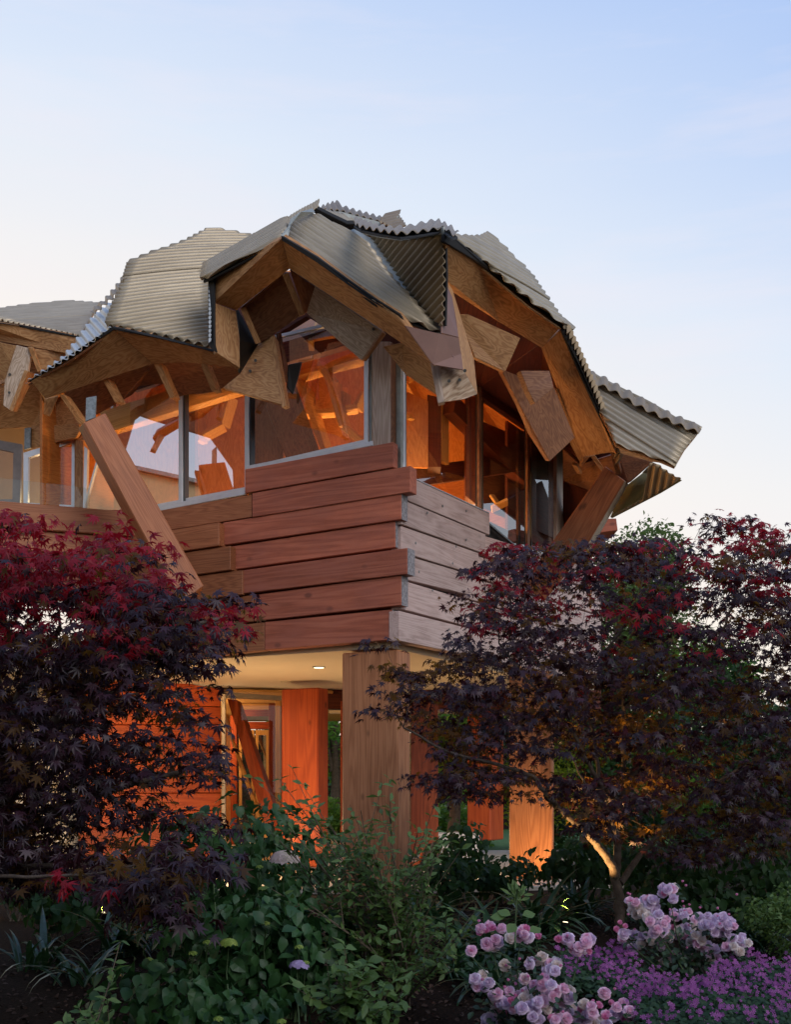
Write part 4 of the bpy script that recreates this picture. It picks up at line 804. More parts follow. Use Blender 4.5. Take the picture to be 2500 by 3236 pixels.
def tubes(name, items, mat, parent, kind=None):
    V = []; Fc = []
    for pts, rad, sides in items:
        v, f = tube(pts, rad, sides); k = len(V); V += v; Fc += [tuple(i+k for i in q) for q in f]
    if not V: return None
    c = sum(V, Vector())/len(V); me = bpy.data.meshes.new(name); me.from_pydata([v-c for v in V], [], Fc); me.materials.append(mat)
    me.polygons.foreach_set('use_smooth', np.ones(len(me.polygons), bool))
    o = link(bpy.data.objects.new(name, me), Matrix.Translation(c), parent)
    if kind: o['kind'] = kind
    return o
def smoothp(pts, n=4):
    """Catmull-Rom through the points"""
    r = []
    for i in range(len(pts)-1):
        p0, p1, p2, p3 = pts[max(i-1, 0)], pts[i], pts[i+1], pts[min(i+2, len(pts)-1)]
        for j in range(n):
            t = j/n; r.append(.5*((2*p1)+(p2-p0)*t+(2*p0-5*p1+4*p2-p3)*t*t+(3*p1-p0-3*p2+p3)*t*t*t))
    r.append(pts[-1]); return r
def inpoly(x, y, poly):
    c = False; n = len(poly)
    for i in range(n):
        (x1, y1), (x2, y2) = poly[i], poly[i-1]
        if (y1 > y) != (y2 > y) and x < (x2-x1)*(y-y1)/(y2-y1)+x1: c = not c
    return c
M_bark = plain('maple_bark', (.085, .060, .042), .85, var=.5, scale=18, bump=.8)
M_twig = plain('dark_twig', (.030, .018, .014), .8, var=.3)
M_stemg = plain('grey_brown_stem', (.14, .105, .07), .8, var=.4, scale=20)
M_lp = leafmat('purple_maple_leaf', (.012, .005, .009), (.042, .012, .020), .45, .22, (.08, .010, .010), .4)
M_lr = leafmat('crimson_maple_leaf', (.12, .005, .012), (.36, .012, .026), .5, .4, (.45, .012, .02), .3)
M_lo = leafmat('uplit_tone_maple_leaf', (.035, .018, .007), (.11, .050, .010), .5, .5, (.30, .15, .02), .3)  # inner-crown tone: the uplight's glow is put into the leaf colour
M_hyd = leafmat('hydrangea_leaf', (.012, .046, .012), (.036, .100, .026), .5, .2, (.05, .13, .03), .4)
M_shr = leafmat('olive_shrub_leaf', (.055, .11, .025), (.13, .21, .055), .5, .35, (.15, .25, .05), .4)
M_aga = leafmat('strap_leaf_green', (.010, .036, .014), (.028, .075, .028), .35, .15, (.05, .12, .03), .6)
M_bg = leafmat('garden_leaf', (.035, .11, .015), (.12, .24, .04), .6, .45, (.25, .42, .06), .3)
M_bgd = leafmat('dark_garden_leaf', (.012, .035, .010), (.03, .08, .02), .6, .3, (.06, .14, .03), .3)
M_grn = leafmat('green_maple_leaf', (.05, .12, .01), (.16, .22, .02), .6, .5, (.30, .38, .03), .3)

def maple(name_label, base, limbs, poly, d0, d1, nclump, ls, red, group, droop=.0, nparts=300, olive=None, per=(16, 26), extra=(), skip=None):
    """limbs: list of (points, r0, r1); crown filled with flat sprays of leaves inside an outline seen from the garden path"""
    t = empty('japanese_maple', base, name_label, 'tree', group)
    nodes = []
    for i, (pts, r0, r1) in enumerate(limbs):
        sp_ = smoothp(pts, 5); n = len(sp_); sp_ = [p+Vector((random.uniform(-1, 1), random.uniform(-1, 1), 0))*.012 for p in sp_]
        rad = [(r0+(r1-r0)*k/(n-1))*(1+random.uniform(-.08, .08)) for k in range(n)]
        tubes('trunk' if i == 0 else 'limb', [(sp_, rad, 9)], M_bark, t)
        nodes += [(p, r) for p, r in zip(sp_[n//4:], rad[n//4:])]
    xs = [p[0] for p in poly]; ys = [p[1] for p in poly]; cl = []
    tries = 0
    while len(cl) < nclump and tries < nclump*60:
        tries += 1
        x, y = random.uniform(min(xs), max(xs)), random.uniform(min(ys), max(ys))
        if not inpoly(x, y, poly) or (skip and skip(x, y)): continue
        d = random.uniform(d0, d1); p = P(x, y, d)
        if any((p-q).length < .085 for q in cl[-400:]): continue
        cl.append(p)
    for q in extra: cl.append(P(*q))
    root = sum((n_[0] for n_ in nodes), Vector())/len(nodes)
    cl.sort(key=lambda p: min((p-n_[0]).length for n_ in nodes[::3]))
    npts = np.array([tuple(n_[0]) for n_ in nodes]); rads = [n_[1] for n_ in nodes]
    tw = []; xf = []
    for p in cl:
        pa = np.array(p); dv = npts-pa; dist = np.sqrt((dv**2).sum(1)); pen = dist+np.where(dv[:, 2] > 0, dv[:, 2]*.8, 0); k = int(pen.argmin()); q = Vector(npts[k]); r = min(rads[k]*.72, .011)
        mid = q.lerp(p, .5)+Vector((random.uniform(-.05, .05), random.uniform(-.05, .05), random.uniform(0, .07)))*min(1, (p-q).length*2)
        tw.append(([q, mid, p], [max(r, .0022), max(r*.75, .0018), max(r*.5, .0014)], 4))
        if len(npts) < 1500: npts = np.vstack([npts, [pa]]); rads.append(max(r*.7, .002))
        out_ = (p-q); out_.z *= .2; out_ = out_.normalized() if out_.length > .01 else Vector((1, 0, 0))
        pr = red(p); po = olive(p) if olive else .12
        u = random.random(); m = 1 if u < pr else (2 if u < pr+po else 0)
        nl = random.randint(*per); R_ = random.uniform(.13, .23)
        for _ in range(nl):
            a = random.uniform(0, 2*math.pi); rr = R_*math.sqrt(random.random())
            off = Vector((math.cos(a), math.sin(a), 0))*rr+out_*.05; off.z = random.gauss(.0, .022)-rr*rr*1.2
            lp_ = p+off; up = Vector((off.x*1.4+random.gauss(0, .28), off.y*1.4+random.gauss(0, .28)-.22, .75+random.gauss(0, .15)))
            yaw = math.atan2(-off.x, off.y)+random.gauss(0, .7)
            mm = m if random.random() < .85 else random.choice((0, 0, 2))
            xf.append((random.choice((0, 1, 1, 2)), lp_, rotm(up, yaw, random.gauss(0, .25), -abs(random.gauss(.25, .3))), ls*random.uniform(.55, 1.15), mm))
    tubes('branches', tw, M_twig, t, 'stuff')
    leaves(t, 'leaf', 'maple_leaf', MAPLE, xf, [M_lp, M_lr, M_lo], nparts)
    return t
def noise3(p, s=1.0):
    from mathutils import noise
    return noise.noise(Vector(p)*s)

# left maple (two stems close to the camera, crown runs out of the picture)
dl = 6.3
def LP(x, y, d=dl): return P(x, y, d)
limbsL = [([Vector((-2.35, 6.6, .25)), LP(-120, 2700, 6.6), LP(0, 2560, 6.5), LP(30, 2330, 6.4), LP(90, 2130, 6.3), LP(190, 1980, 6.2)], .06, .014),
          ([LP(-60, 2700, 6.6), LP(60, 2480, 6.3), LP(140, 2330, 6.1), LP(250, 2180, 6.0), LP(400, 2060, 6.0), LP(560, 1990, 6.0), LP(720, 1950, 6.1)], .035, .008),
          ([LP(-40, 2640, 6.5), LP(80, 2620, 6.2), LP(230, 2540, 6.0), LP(400, 2480, 5.9), LP(560, 2440, 5.9), LP(650, 2400, 5.9)], .03, .007),
          ([LP(60, 2480, 6.4), LP(110, 2380, 6.8), LP(230, 2250, 7.0), LP(380, 2180, 7.1), LP(560, 2200, 7.1)], .028, .007),
          ([LP(-50, 2760, 6.5), LP(80, 2740, 6.0), LP(260, 2730, 5.7), LP(430, 2720, 5.5), LP(560, 2760, 5.5)], .022, .005),
          ([LP(30, 2330, 6.4), LP(-20, 2000, 6.3), LP(0, 1750, 6.2), LP(20, 1620, 6.2)], .02, .005)]
polyL = [(-250, 1700), (-60, 1640), (0, 1590), (30, 1600), (55, 1680), (110, 1650), (90, 1760), (180, 1700), (260, 1690), (320, 1720), (370, 1640), (350, 1720), (430, 1690), (480, 1680), (470, 1760), (560, 1790), (590, 1760),
         (540, 1860), (620, 1900), (690, 1890), (760, 1850), (720, 1930), (800, 1950), (740, 2010), (660, 2030), (620, 2090), (660, 2130), (610, 2200), (660, 2220), (640, 2300), (700, 2360), (670, 2410), (640, 2440),
         (670, 2480), (590, 2520), (540, 2560), (450, 2590), (380, 2600), (330, 2640), (300, 2690), (300, 2760), (200, 2790), (50, 2800), (-250, 2800)]
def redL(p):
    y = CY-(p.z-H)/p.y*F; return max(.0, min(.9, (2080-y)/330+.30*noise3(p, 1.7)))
def uplitL(p):
    y = CY-(p.z-H)/p.y*F; x = CX+p.x/p.y*F; return .38 if (1950 < y < 2700 and p.y > 6.3) else .06
maple('broad purple japanese maple with crimson top, spreading in from the left edge', (-2.35, 6.6, tz(6.6)), limbsL, polyL, 5.5, 7.3, 720, .054, redL, 'japanese maples in the bed', olive=uplitL, skip=lambda x, y: (x > 300 and y > 2230 and random.random() < .55) or noise3((x*.006, y*.011, 2)) < -.33,
      extra=[(590+20*i, 2590+random.randint(-20, 20), 5.6) for i in range(3)])
low = [(260, 2760), (330, 2700), (420, 2680), (540, 2660), (640, 2650), (690, 2680), (620, 2740), (560, 2800), (550, 2930), (480, 2930), (400, 2860), (330, 2800)]
maple('low drooping maple bough with dusty purple leaves reaching over the hydrangeas at left', (-1.9, 5.6, tz(5.6)), [([Vector((-2.6, 5.9, .6)), P(-100, 2800, 5.6), P(120, 2770, 5.4), P(300, 2760, 5.3), P(480, 2720, 5.2), P(600, 2690, 5.2)], .012, .003)],
      low, 5.0, 5.5, 26, .066, lambda p: .04, 'japanese maples in the bed', nparts=240)
# right maple
limbsR = [([P(1972, 3030, 9.0)*1.0, s3(1428, 1700, 9.0), s3(1418, 1560, 9.0), s3(1395, 1430, 9.0), s3(1412, 1300, 9.0), s3(1395, 1120, 9.05), s3(1440, 950, 9.1), s3(1440, 620, 9.2), s3(1445, 380, 9.2), s3(1440, 100, 9.2)], .045, .010),
          ([s3(1400, 1440, 8.98), s3(1340, 1320, 8.9), s3(1270, 1225, 8.8), s3(1170, 1130, 8.7), s3(1060, 1035, 8.6), s3(990, 960, 8.5), s3(900, 850, 8.5), s3(700, 780, 8.4), s3(400, 700, 8.4), s3(150, 560, 8.4)], .034, .007),
          ([s3(1405, 1250, 9.0), s3(1350, 1080, 8.9), s3(1320, 950, 8.9), s3(1260, 820, 8.8), s3(1120, 560, 8.8), s3(900, 300, 8.8), s3(700, 60, 8.9)], .026, .007),
          ([s3(1400, 1110, 9.05), s3(1480, 900, 9.1), s3(1560, 700, 9.2), s3(1720, 480, 9.3), s3(1950, 150, 9.4), s4(1250, 1000, 9.4), s4(1350, 700, 9.4)], .032, .008),
          ([s3(1440, 800, 9.1), s3(1380, 960, 9.0), s3(1300, 850, 8.9), s3(1270, 620, 9.0), s3(1220, 300, 9.1), s4(650, 900, 9.1), s4(700, 600, 9.1)], .022, .006),
          ([s3(1420, 1480, 9.0), s3(1600, 1250, 9.2), s3(1800, 1050, 9.4), s3(2050, 850, 9.5), s3(2350, 700, 9.5)], .026, .007),
          ([s3(1395, 1130, 9.0), s3(1300, 1000, 8.8), s3(1200, 870, 8.6), s3(1100, 640, 8.6)], .016, .004)]
polyR = [(1330, 2240), (1245, 2250), (1150, 2235), (1240, 2210), (1290, 2160), (1240, 2120), (1330, 2090), (1420, 2060), (1450, 1990), (1520, 2060), (1510, 1900), (1430, 1870), (1530, 1850), (1500, 1790), (1560, 1750), (1580, 1690), (1640, 1720), (1740, 1730),
         (1790, 1700), (1850, 1740), (1960, 1690), (2060, 1700), (2130, 1680), (2210, 1660), (2200, 1620), (2290, 1640), (2330, 1620), (2400, 1650), (2460, 1670), (2530, 1640), (2700, 1650), (2700, 2700),
         (2450, 2680), (2300, 2700), (2150, 2720), (2050, 2640), (1900, 2700), (1800, 2580), (1765, 2470), (1690, 2540), (1610, 2500), (1500, 2540), (1420, 2520), (1330, 2470), (1300, 2400), (1400, 2360), (1330, 2300)]
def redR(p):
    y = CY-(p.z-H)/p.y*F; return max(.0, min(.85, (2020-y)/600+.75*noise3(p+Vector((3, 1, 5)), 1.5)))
def uplitR(p):
    y = CY-(p.z-H)/p.y*F; return .45 if (2100 < y < 2750 and p.y > 8.6) else .08
maple('large dark purple japanese maple with uplit forked trunk, right of the thick corner column', (1.72, 9.0, tz(9)), limbsR, polyR, 8.0, 10.4, 1180, .054, redR, 'japanese maples in the bed', olive=uplitR, skip=lambda x, y: noise3((x*.0055, y*.011, 7)) < -.34,
      extra=[s3(15, 450)+(8.3,), s3(60, 460)+(8.3,), s3(120, 300)+(8.3,), s3(80, 200)+(8.35,), s3(480, 60)+(8.4,), s3(30, 60)+(8.3,)])

# ------------------------------------------------------------------ shrubs
def bush(name, label, cat, cen, rx, ry, h, n, ls, tm, key, mat, nparts, group=None, stems=12, mstem=None, upb=.6, face=.5, z0=None):
    base = Vector((cen[0], cen[1], tz(cen[1]))) if z0 is None else Vector((cen[0], cen[1], z0))
    t = empty(name, base, label, cat, group); xf = []; st = []
    lob = [(random.uniform(-.5, .5)*rx, random.uniform(-.5, .5)*ry, random.uniform(.5, .8)*h, random.uniform(.28, .5)) for _ in range(9)]
    for i in range(n):
        lx, ly, lz, lr = random.choice(lob)
        v = Vector((random.gauss(0, 1), random.gauss(0, 1), random.gauss(0, 1))).normalized()*random.uniform(.6, 1.05)**.5
        p = Vector((lx+v.x*lr*rx*1.3, ly+v.y*lr*ry*1.3, lz+v.z*lr*h*.9))
        if p.z < .02: continue
        up = Vector((v.x*.7+random.gauss(0, .25), v.y*.7-.25+random.gauss(0, .25), upb+.5*v.z))
        xf.append((random.randrange(len(tm)), base+p, rotm(up, math.atan2(-v.x, v.y)+random.gauss(0, .8), random.gauss(0, .2), -.3+random.gauss(0, .2)), ls*random.uniform(.6, 1.2), 0))
    for i in range(stems):
        lx, ly, lz, lr = random.choice(lob); e = base+Vector((lx+random.uniform(-.1, .1), ly, lz+random.uniform(0, .1)))
        st.append(([base+Vector((random.uniform(-.08, .08), random.uniform(-.08, .08), -.02)), base.lerp(e, .5)+Vector((random.uniform(-.05, .05), 0, .05)), e], [.008, .006, .003], 5))
    tubes('stems', st, mstem or M_stemg, t); leaves(t, 'leaf', key, tm, xf, [mat], nparts); return t
def floret_head(parent, p, r, mat, n=36, part='flower_head'):
    fl = (np.array([(0, 0, 0), (-.5, .5, .1), (0, 1, .05), (.5, .5, .1), (.5, -.5, .1), (0, -1, .05), (-.5, -.5, .1), (1, 0, .05), (-1, 0, .05)]), [(0, 1, 2), (0, 2, 3), (0, 3, 7), (0, 7, 4), (0, 4, 5), (0, 5, 6), (0, 6, 8), (0, 8, 1)])
    xf = []
    for i in range(n):
        a = i*2.39996; zc = 1-.85*(i+.5)/n; rr = math.sqrt(1-zc*zc); v = Vector((rr*math.cos(a), rr*math.sin(a), zc*.7))
        xf.append((0, p+v*r, rotm(v+Vector((0, 0, .2)), random.random()*6), r*random.uniform(.24, .36)))
    o = joined(part, [fl], xf, mat, parent); return o
M_pinkh = leafmat('pink_hydrangea_floret', (.55, .48, .38), (.82, .66, .62), .7, .3, (.6, .4, .4), .2, scale=9)
M_limeh = leafmat('lime_hydrangea_bud', (.16, .24, .04), (.34, .42, .10), .7, .3, (.3, .4, .08), .2, scale=9)
M_lilach = leafmat('lilac_floret', (.30, .22, .42), (.48, .38, .60), .7, .3, (.5, .3, .6), .2)
def gp(x, y, d): p = P(x, y, d); return (p.x, p.y)
hs = [((640, 0, 7.4), .62, .5, 1.02, 420, 'leafy green hydrangea bush below the glazed corner with a lime flower head on top'),
      ((880, 0, 7.9), .55, .45, .98, 380, 'hydrangea bush with one large pale pink flower head'),
      ((700, 0, 6.5), .58, .45, .72, 420, 'dense hydrangea bush at lower left of centre with a yellow green flower head'),
      ((930, 0, 6.7), .45, .4, .62, 260, 'hydrangea bush half hidden behind the twiggy shrub with a small lilac flower head'),
      ((560, 0, 6.0), .5, .4, .45, 240, 'low shaded hydrangea under the dusty purple maple bough'),
      ((760, 0, 5.7), .42, .3, .36, 200, 'low hydrangea with bright leaves along the bottom edge of the picture')]
HB = []
for (q, rx, ry, h, n, lab) in hs: HB.append(bush('hydrangea', lab, 'shrub', gp(*q), rx, ry, h, int(n*1.5), .086, OVATE, 'ovate_leaf', M_hyd, 110, 'hydrangeas in the bed', 14, plain('green_stem', (.05, .09, .03), .6) if not HB else bpy.data.materials['green_stem']))
def headon(par, x, y, d, r, mat, n=36):
    p = P(x, y, d); floret_head(par, p, r, mat, n)
    tubes('flower_stem', [([p-Vector((0, 0, .015)), p-Vector((.01, 0, .14)), p-Vector((.0, -.02, .3))], [.003, .0035, .004], 5)], bpy.data.materials['green_stem'], par)
headon(HB[1], 900, 2722, 7.2, .088, M_pinkh, 130); headon(HB[0], 676, 2637, 6.9, .045, M_limeh, 50); headon(HB[2], 722, 2985, 6.0, .045, M_limeh, 50); headon(HB[3], 945, 3055, 6.2, .05, M_lilach, 40)
for (i, x, y, d) in ((2, 470, 3035, 6.1), (2, 610, 3015, 6.1), (0, 828, 2810, 6.9), (0, 840, 2920, 6.3), (3, 945, 2995, 6.2), (2, 655, 2980, 6.1), (3, 965, 3045, 6.2), (0, 680, 2718, 6.9), (5, 890, 3230, 5.5), (5, 690, 3222, 5.5), (1, 820, 2742, 7.2), (0, 755, 2925, 6.4)):
    headon(HB[i], x, y, d, .024, M_limeh, 24)

# twiggy olive green shrub in the middle
def twiggy(label, base, tips, d0, dd, nsec, ls, mat, key='ovate_leaf', tm=None, nparts=260):
    t = empty('shrub', base, label, 'shrub'); st = []; xf = []; tm = tm or [ovate_leaf(.22, .08, .12)]
    for (x, y) in tips:
        e = P(x, y, d0+random.uniform(-dd, dd)); b = base+Vector((random.uniform(-.12, .12), random.uniform(-.1, .1), 0))
        mid = b.lerp(e, .5)+Vector((-(e.x-b.x)*.18+random.uniform(-.06, .06), random.uniform(-.06, .06), .0))
        path = smoothp([b, mid, e], 6); st.append((path, [.008-.0055*i/(len(path)-1) for i in range(len(path))], 5))
        brs = [path[5:]]
        for _ in range(nsec):
            k = random.randint(3, len(path)-3); q = path[k]; dr = (path[k+1]-path[k]).normalized()+Vector((random.uniform(-.8, .8), random.uniform(-.6, .6), random.uniform(-.2, .5)))
            ln = random.uniform(.12, .32); sub = smoothp([q, q+dr*ln*.5+Vector((0, 0, .02)), q+dr*ln+Vector((0, 0, .06))], 4); st.append((sub, [.0035-.002*i/(len(sub)-1) for i in range(len(sub))], 4)); brs.append(sub)
        for br in brs:
            for i, q in enumerate(br[1:]):
                if random.random() < .25: continue
                for sgn in (0, math.pi):
                    yaw = sgn+i*1.57+random.gauss(0, .3); up = Vector((random.gauss(0, .45), -.3+random.gauss(0, .4), 1))
                    xf.append((0, q, rotm(up, yaw, random.gauss(0, .2), random.uniform(-.2, .7)), ls*random.uniform(.6, 1.15), 0))
    tubes('stems', st, M_stemg, t); leaves(t, 'leaf', key+'_narrow', tm, xf, [mat], nparts); return t
tipsS = [(980, 2560), (905, 2600), (870, 2640), (1040, 2600), (1140, 2560), (1230, 2560), (1100, 2620), (1180, 2680), (1320, 2630), (1390, 2640), (1380, 2700), (1290, 2720), (1010, 2700), (950, 2740), (1080, 2760), (1210, 2800), (1340, 2810),
         (1430, 2950), (1390, 3040), (1450, 3060), (980, 2860), (1110, 2880), (1270, 2900), (1000, 2960), (1180, 2980), (1320, 2980), (1060, 3040), (1250, 3060)]
tb = P(1230, 3200, 6.9); tb.z = tz(6.9)
twiggy('twiggy open shrub with small olive green leaves in front of the thick corner column', tb, tipsS+[(1120, 2700), (1200, 2740), (1150, 2820), (1240, 2700), (1060, 2680), (1280, 2830), (1030, 2900)], 6.6, .3, 6, .062, M_shr)
tb2 = P(1120, 3300, 6.0); tb2.z = tz(6.0)
twiggy('low bright leaved shrub at the foot of the twiggy shrub on the bottom edge', tb2, [(1050, 3080), (1000, 3150), (1090, 3110), (1170, 3130), (1130, 3170), (1230, 3170), (1040, 3200), (1170, 3215), (1260, 3215), (1090, 3180), (1200, 3190)], 5.6, .2, 3, .075, M_shr, tm=[ovate_leaf(.33, .1, .2)], nparts=140)
tb3 = P(250, 3300, 4.6); tb3.z = tz(4.6)+.35
twiggy('single pale green shoot at the bottom left corner', tb3, [(250, 3185), (225, 3215), (285, 3200), (300, 3225)], 4.4, .05, 1, .05, M_shr, nparts=40)
# strap leaved clumps
def clump(label, x, y, d, n, ln, mat, nparts=60, wd=.035, name='agapanthus', grp='strap leaved clumps', base=None):
    b = base or P(x, y, d); b = Vector((b.x, b.y, tz(b.y))); t = empty(name, b, label, 'plant', grp); tm = [strap_leaf(1.1, wd), strap_leaf(1.7, wd), strap_leaf(2.3, wd)]; xf = []
    for i in range(n):
        a = random.uniform(0, 2*math.pi); R_ = Matrix.Rotation(a, 3, 'Z') @ Matrix.Rotation(random.uniform(.75, 1.35), 3, 'X')
        xf.append((random.randrange(3), b+Vector((random.gauss(0, .07), random.gauss(0, .07), 0)), R_, ln*random.uniform(.6, 1.15), 0))
    leaves(t, 'leaf', 'strap_leaf%.3f' % wd, tm, xf, [mat], nparts); return t
for (x, d, n, ln, lab) in ((1480, 8.4, 60, .62, 'glossy strap leaved clump left of the uplit column foot'), (1590, 8.0, 60, .58, 'strap leaved clump in front of the uplit column'), (1700, 9.0, 60, .66, 'dark strap leaved clump against the uplit column foot'),
                           (1420, 7.6, 50, .52, 'strap leaved clump behind the right side of the twiggy shrub'), (1830, 10.0, 50, .6, 'shaded strap leaved clump between the uplit column and the maple trunk'), (1560, 7.2, 46, .45, 'strap leaved clump behind the tall rose bud'),
                           (110, 7.8, 26, .55, 'dark strap leaved clump under the left maple, nearest the picture edge'), (260, 7.4, 24, .48, 'strap leaved clump with a pale stone showing beside it under the left maple'), (400, 8.2, 50, .6, 'strap leaved clump by the lit terrace edge at left'),
                           (2380, 8.4, 60, .5, 'grassy clump right of the rose bushes'), (2250, 9.2, 60, .55, 'grassy clump behind the right rose bush'), (1350, 9.5, 50, .6, 'strap leaved clump right of the thick corner column'),
                           (60, 5.6, 22, .30, 'short broad leaved clump in the bottom left corner'), (150, 5.5, 22, .28, 'short broad leaved clump beside the pale green shoot')):
    clump(lab, x, 2500, d, n, ln, M_aga, 40)
for (x, d, rx, h, lab) in ((1830, 10.6, .55, .62, 'shaded leafy shrub left of the maple trunk'), (2080, 10.8, .6, .66, 'shaded leafy shrub right of the maple trunk'), (2300, 11.2, .65, .75, 'dark leafy shrub below the right end of the maple'), (2500, 10.6, .6, .8, 'dark leafy shrub at the right edge under the maple'),
                        (2180, 9.0, .5, .42, 'low dark shrub behind the lilac rose bush'), (2420, 9.2, .5, .5, 'low dark shrub behind the clipped green shrub'), (1450, 12.0, .45, .72, 'leafy shrub in front of the pale stone bench'), (1575, 11.4, .5, .42, 'dark leafy shrub between the strap leaved clumps and the uplit column'), (1930, 12.0, .5, .6, 'leafy shrub just behind the maple trunk'), (1400, 11.0, .45, .5, 'leafy shrub by the terrace edge right of the corner column'),
                        (60, 10.0, .6, .62, 'dark leafy shrub behind the left maple at the picture edge'), (330, 9.8, .5, .42, 'dark leafy shrub behind the left maple beside the lit terrace'), (180, 8.8, .5, .5, 'dark leafy shrub in the shade under the left maple'), (560, 9.2, .5, .6, 'shaded shrub between the left maple and the hydrangeas')):
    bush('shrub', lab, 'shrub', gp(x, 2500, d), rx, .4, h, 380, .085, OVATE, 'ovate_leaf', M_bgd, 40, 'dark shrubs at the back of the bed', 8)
clump('fine grassy tuft at the foot of the shaded leafy shrubs', 2080, 2500, 9.3, 70, .35, M_aga, 20, .012)

# ------------------------------------------------------------------ roses
def rose_t(seed, full):
    rnd = random.Random(seed); v = []; f = []
    for layer, (cnt, r, op, hh) in enumerate(((5, 1.0, 1.15, .55), (5, .82, .80, .72), (5, .60, .45, .80), (4, .36, .2, .82)) if full else ((5, .8, .5, 1.0), (4, .5, .22, 1.1), (3, .3, .1, 1.1))):
        a0 = rnd.random()*6
        for k in range(cnt):
            a = a0+k*2*math.pi/cnt+rnd.uniform(-.15, .15); wdt = 1.15*math.pi/cnt*1.2; base = len(v)
            for i in range(4):
                t = i/3; rr = r*(.18+.82*math.sin(t*1.5)**.9)*(1+.05*rnd.uniform(-1, 1)); zz_ = hh*t*(1.15-.45*op*t*t)-.25*(op > 1)*t**3
                for j in range(4):
                    s_ = (j/3-.5)*2; aa = a+s_*wdt*(.55+.45*math.sin(t*2.4)); rj = rr*(1-.10*s_*s_)+rnd.uniform(-.10, .12)*t*t+.05*math.sin(j*2.9+k)*t
                    v.append((rj*math.cos(aa), rj*math.sin(aa), zz_-(.14*s_*s_*t)+rnd.uniform(-.10, .10)*t*t))
            for i in range(3):
                for j in range(3): q = base+i*4+j; f.append((q, q+1, q+5, q+4))
    return arr(v, f)
ROSE = [rose_t(1, True), rose_t(2, True), rose_t(3, True), rose_t(4, False)]
def petal(name, a, b): return leafmat(name, a, b, .65, .35, tuple(min(1, c*1.1) for c in b), .15, scale=12)
MR = [petal('pale_pink_petal', (.78, .44, .58), (.92, .70, .80)), petal('lilac_petal', (.62, .46, .62), (.84, .72, .82)), petal('deep_pink_petal', (.72, .20, .42), (.86, .42, .60)), petal('faded_cream_petal', (.70, .58, .52), (.88, .80, .75))]
MRL = leafmat('rose_leaf', (.014, .034, .014), (.04, .075, .03), .45, .2, (.06, .12, .03), .5)
def rosebush(label, cen, d, clusters, br):
    c = P(*cen, d); base = Vector((c.x, c.y, tz(c.y))); t = empty('rose_bush', base, label, 'rose bush', 'rose bushes'); xf = []; st = []; lf = []
    for (x, y, n, rx, ry, pal) in clusters:
        cc = s7(x, y, d+random.uniform(-.2, .2)); k = d/F*.652
        st.append((smoothp([base+Vector((random.uniform(-.1, .1), 0, 0)), base.lerp(cc, .55)+Vector((random.uniform(-.05, .05), .05, 0)), cc+Vector((0, .05, -.03))], 4), [.006]*4+[.005]*2+[.003]*3, 5))
        pts = []
        for i in range(n):
            for _ in range(60):
                a, r = random.uniform(0, 6.28), math.sqrt(random.random()); p = Vector((math.cos(a)*r*rx*k, random.uniform(-.05, .04)*(1.5 if n > 3 else .3), math.sin(a)*r*ry*k))
                if n < 3 or all((p-q).length > br*1.02 for q in pts): break
            pts.append(p); p = cc+p
            up = Vector((p.x-cc.x, -.10-random.random()*.06, (p.z-cc.z)+.05)).normalized()+Vector((random.gauss(0, .25), -.2, .25))
            u = random.random(); m = 2 if u < pal[0] else (1 if u < pal[1] else (3 if u < pal[2] else 0))
            xf.append((random.choice((0, 1, 2, 2)) if m != 2 else 3, p, rotm(up, random.random()*6), br*random.uniform(.82, 1.15)*(.75 if m == 2 else 1), m))
        for _ in range(12+n*3):
            e = base.lerp(cc, random.uniform(.3, .95))+Vector((random.gauss(0, .09), random.gauss(.03, .07), random.gauss(-.02, .05)))
            lf.append((0, e, rotm(Vector((random.gauss(0, .5), -.4, 1)), random.random()*6, 0, random.gauss(0, .3)), random.uniform(.03, .055), 0))
        for _ in range(max(1, n//4)):
            e = cc+Vector((random.gauss(0, 1)*rx*k*.8, -.03, abs(random.gauss(0, 1))*ry*k*1.0)); xf.append((3, e, rotm(Vector((random.gauss(0, .3), -.1, 1)), 0), br*.35, 2))
    tubes('canes', st, bpy.data.materials['green_stem'], t)
    leaves(t, 'bloom', 'rose_bloom', ROSE, xf, MR, 300, True); leaves(t, 'leaf', 'rose_leaf', [ovate_leaf(.34, .08, .15)], lf, [MRL], 160)
    return t
pk = (.12, .35, .45); lil = (.08, .65, .80); crm = (.03, .35, .85); dp = (1, 1, 1)
rb1 = rosebush('pale pink rose bush in the bottom foreground with one tall budded shoot', (1700, 3200), 6.0,
    [(245, 690, 14, 75, 60, pk), (380, 690, 6, 55, 25, pk), (455, 705, 1, 1, 1, dp), (135, 772, 1, 1, 1, (.2, .3, .3)), (590, 712, 3, 30, 20, (.6, .7, .7)), (670, 745, 8, 60, 40, pk), (480, 830, 10, 85, 30, crm), (540, 850, 4, 30, 25, crm), (190, 915, 6, 50, 40, crm),
     (368, 905, 2, 18, 18, lil), (410, 912, 2, 15, 20, crm), (300, 845, 1, 1, 1, crm), (340, 1010, 20, 105, 60, (.05, .55, .7)), (440, 1050, 12, 70, 50, lil), (290, 1050, 6, 50, 50, crm), (515, 950, 9, 65, 40, pk), (570, 985, 7, 50, 35, pk), (800, 975, 2, 30, 12, (0, .1, .1)), (810, 1025, 1, 1, 1, dp),
     (600, 1070, 7, 70, 40, crm), (700, 1070, 8, 70, 50, pk), (860, 1075, 9, 65, 45, pk), (230, 1112, 7, 60, 25, lil), (560, 1110, 5, 50, 20, pk), (760, 1110, 6, 60, 30, pk)], .033)
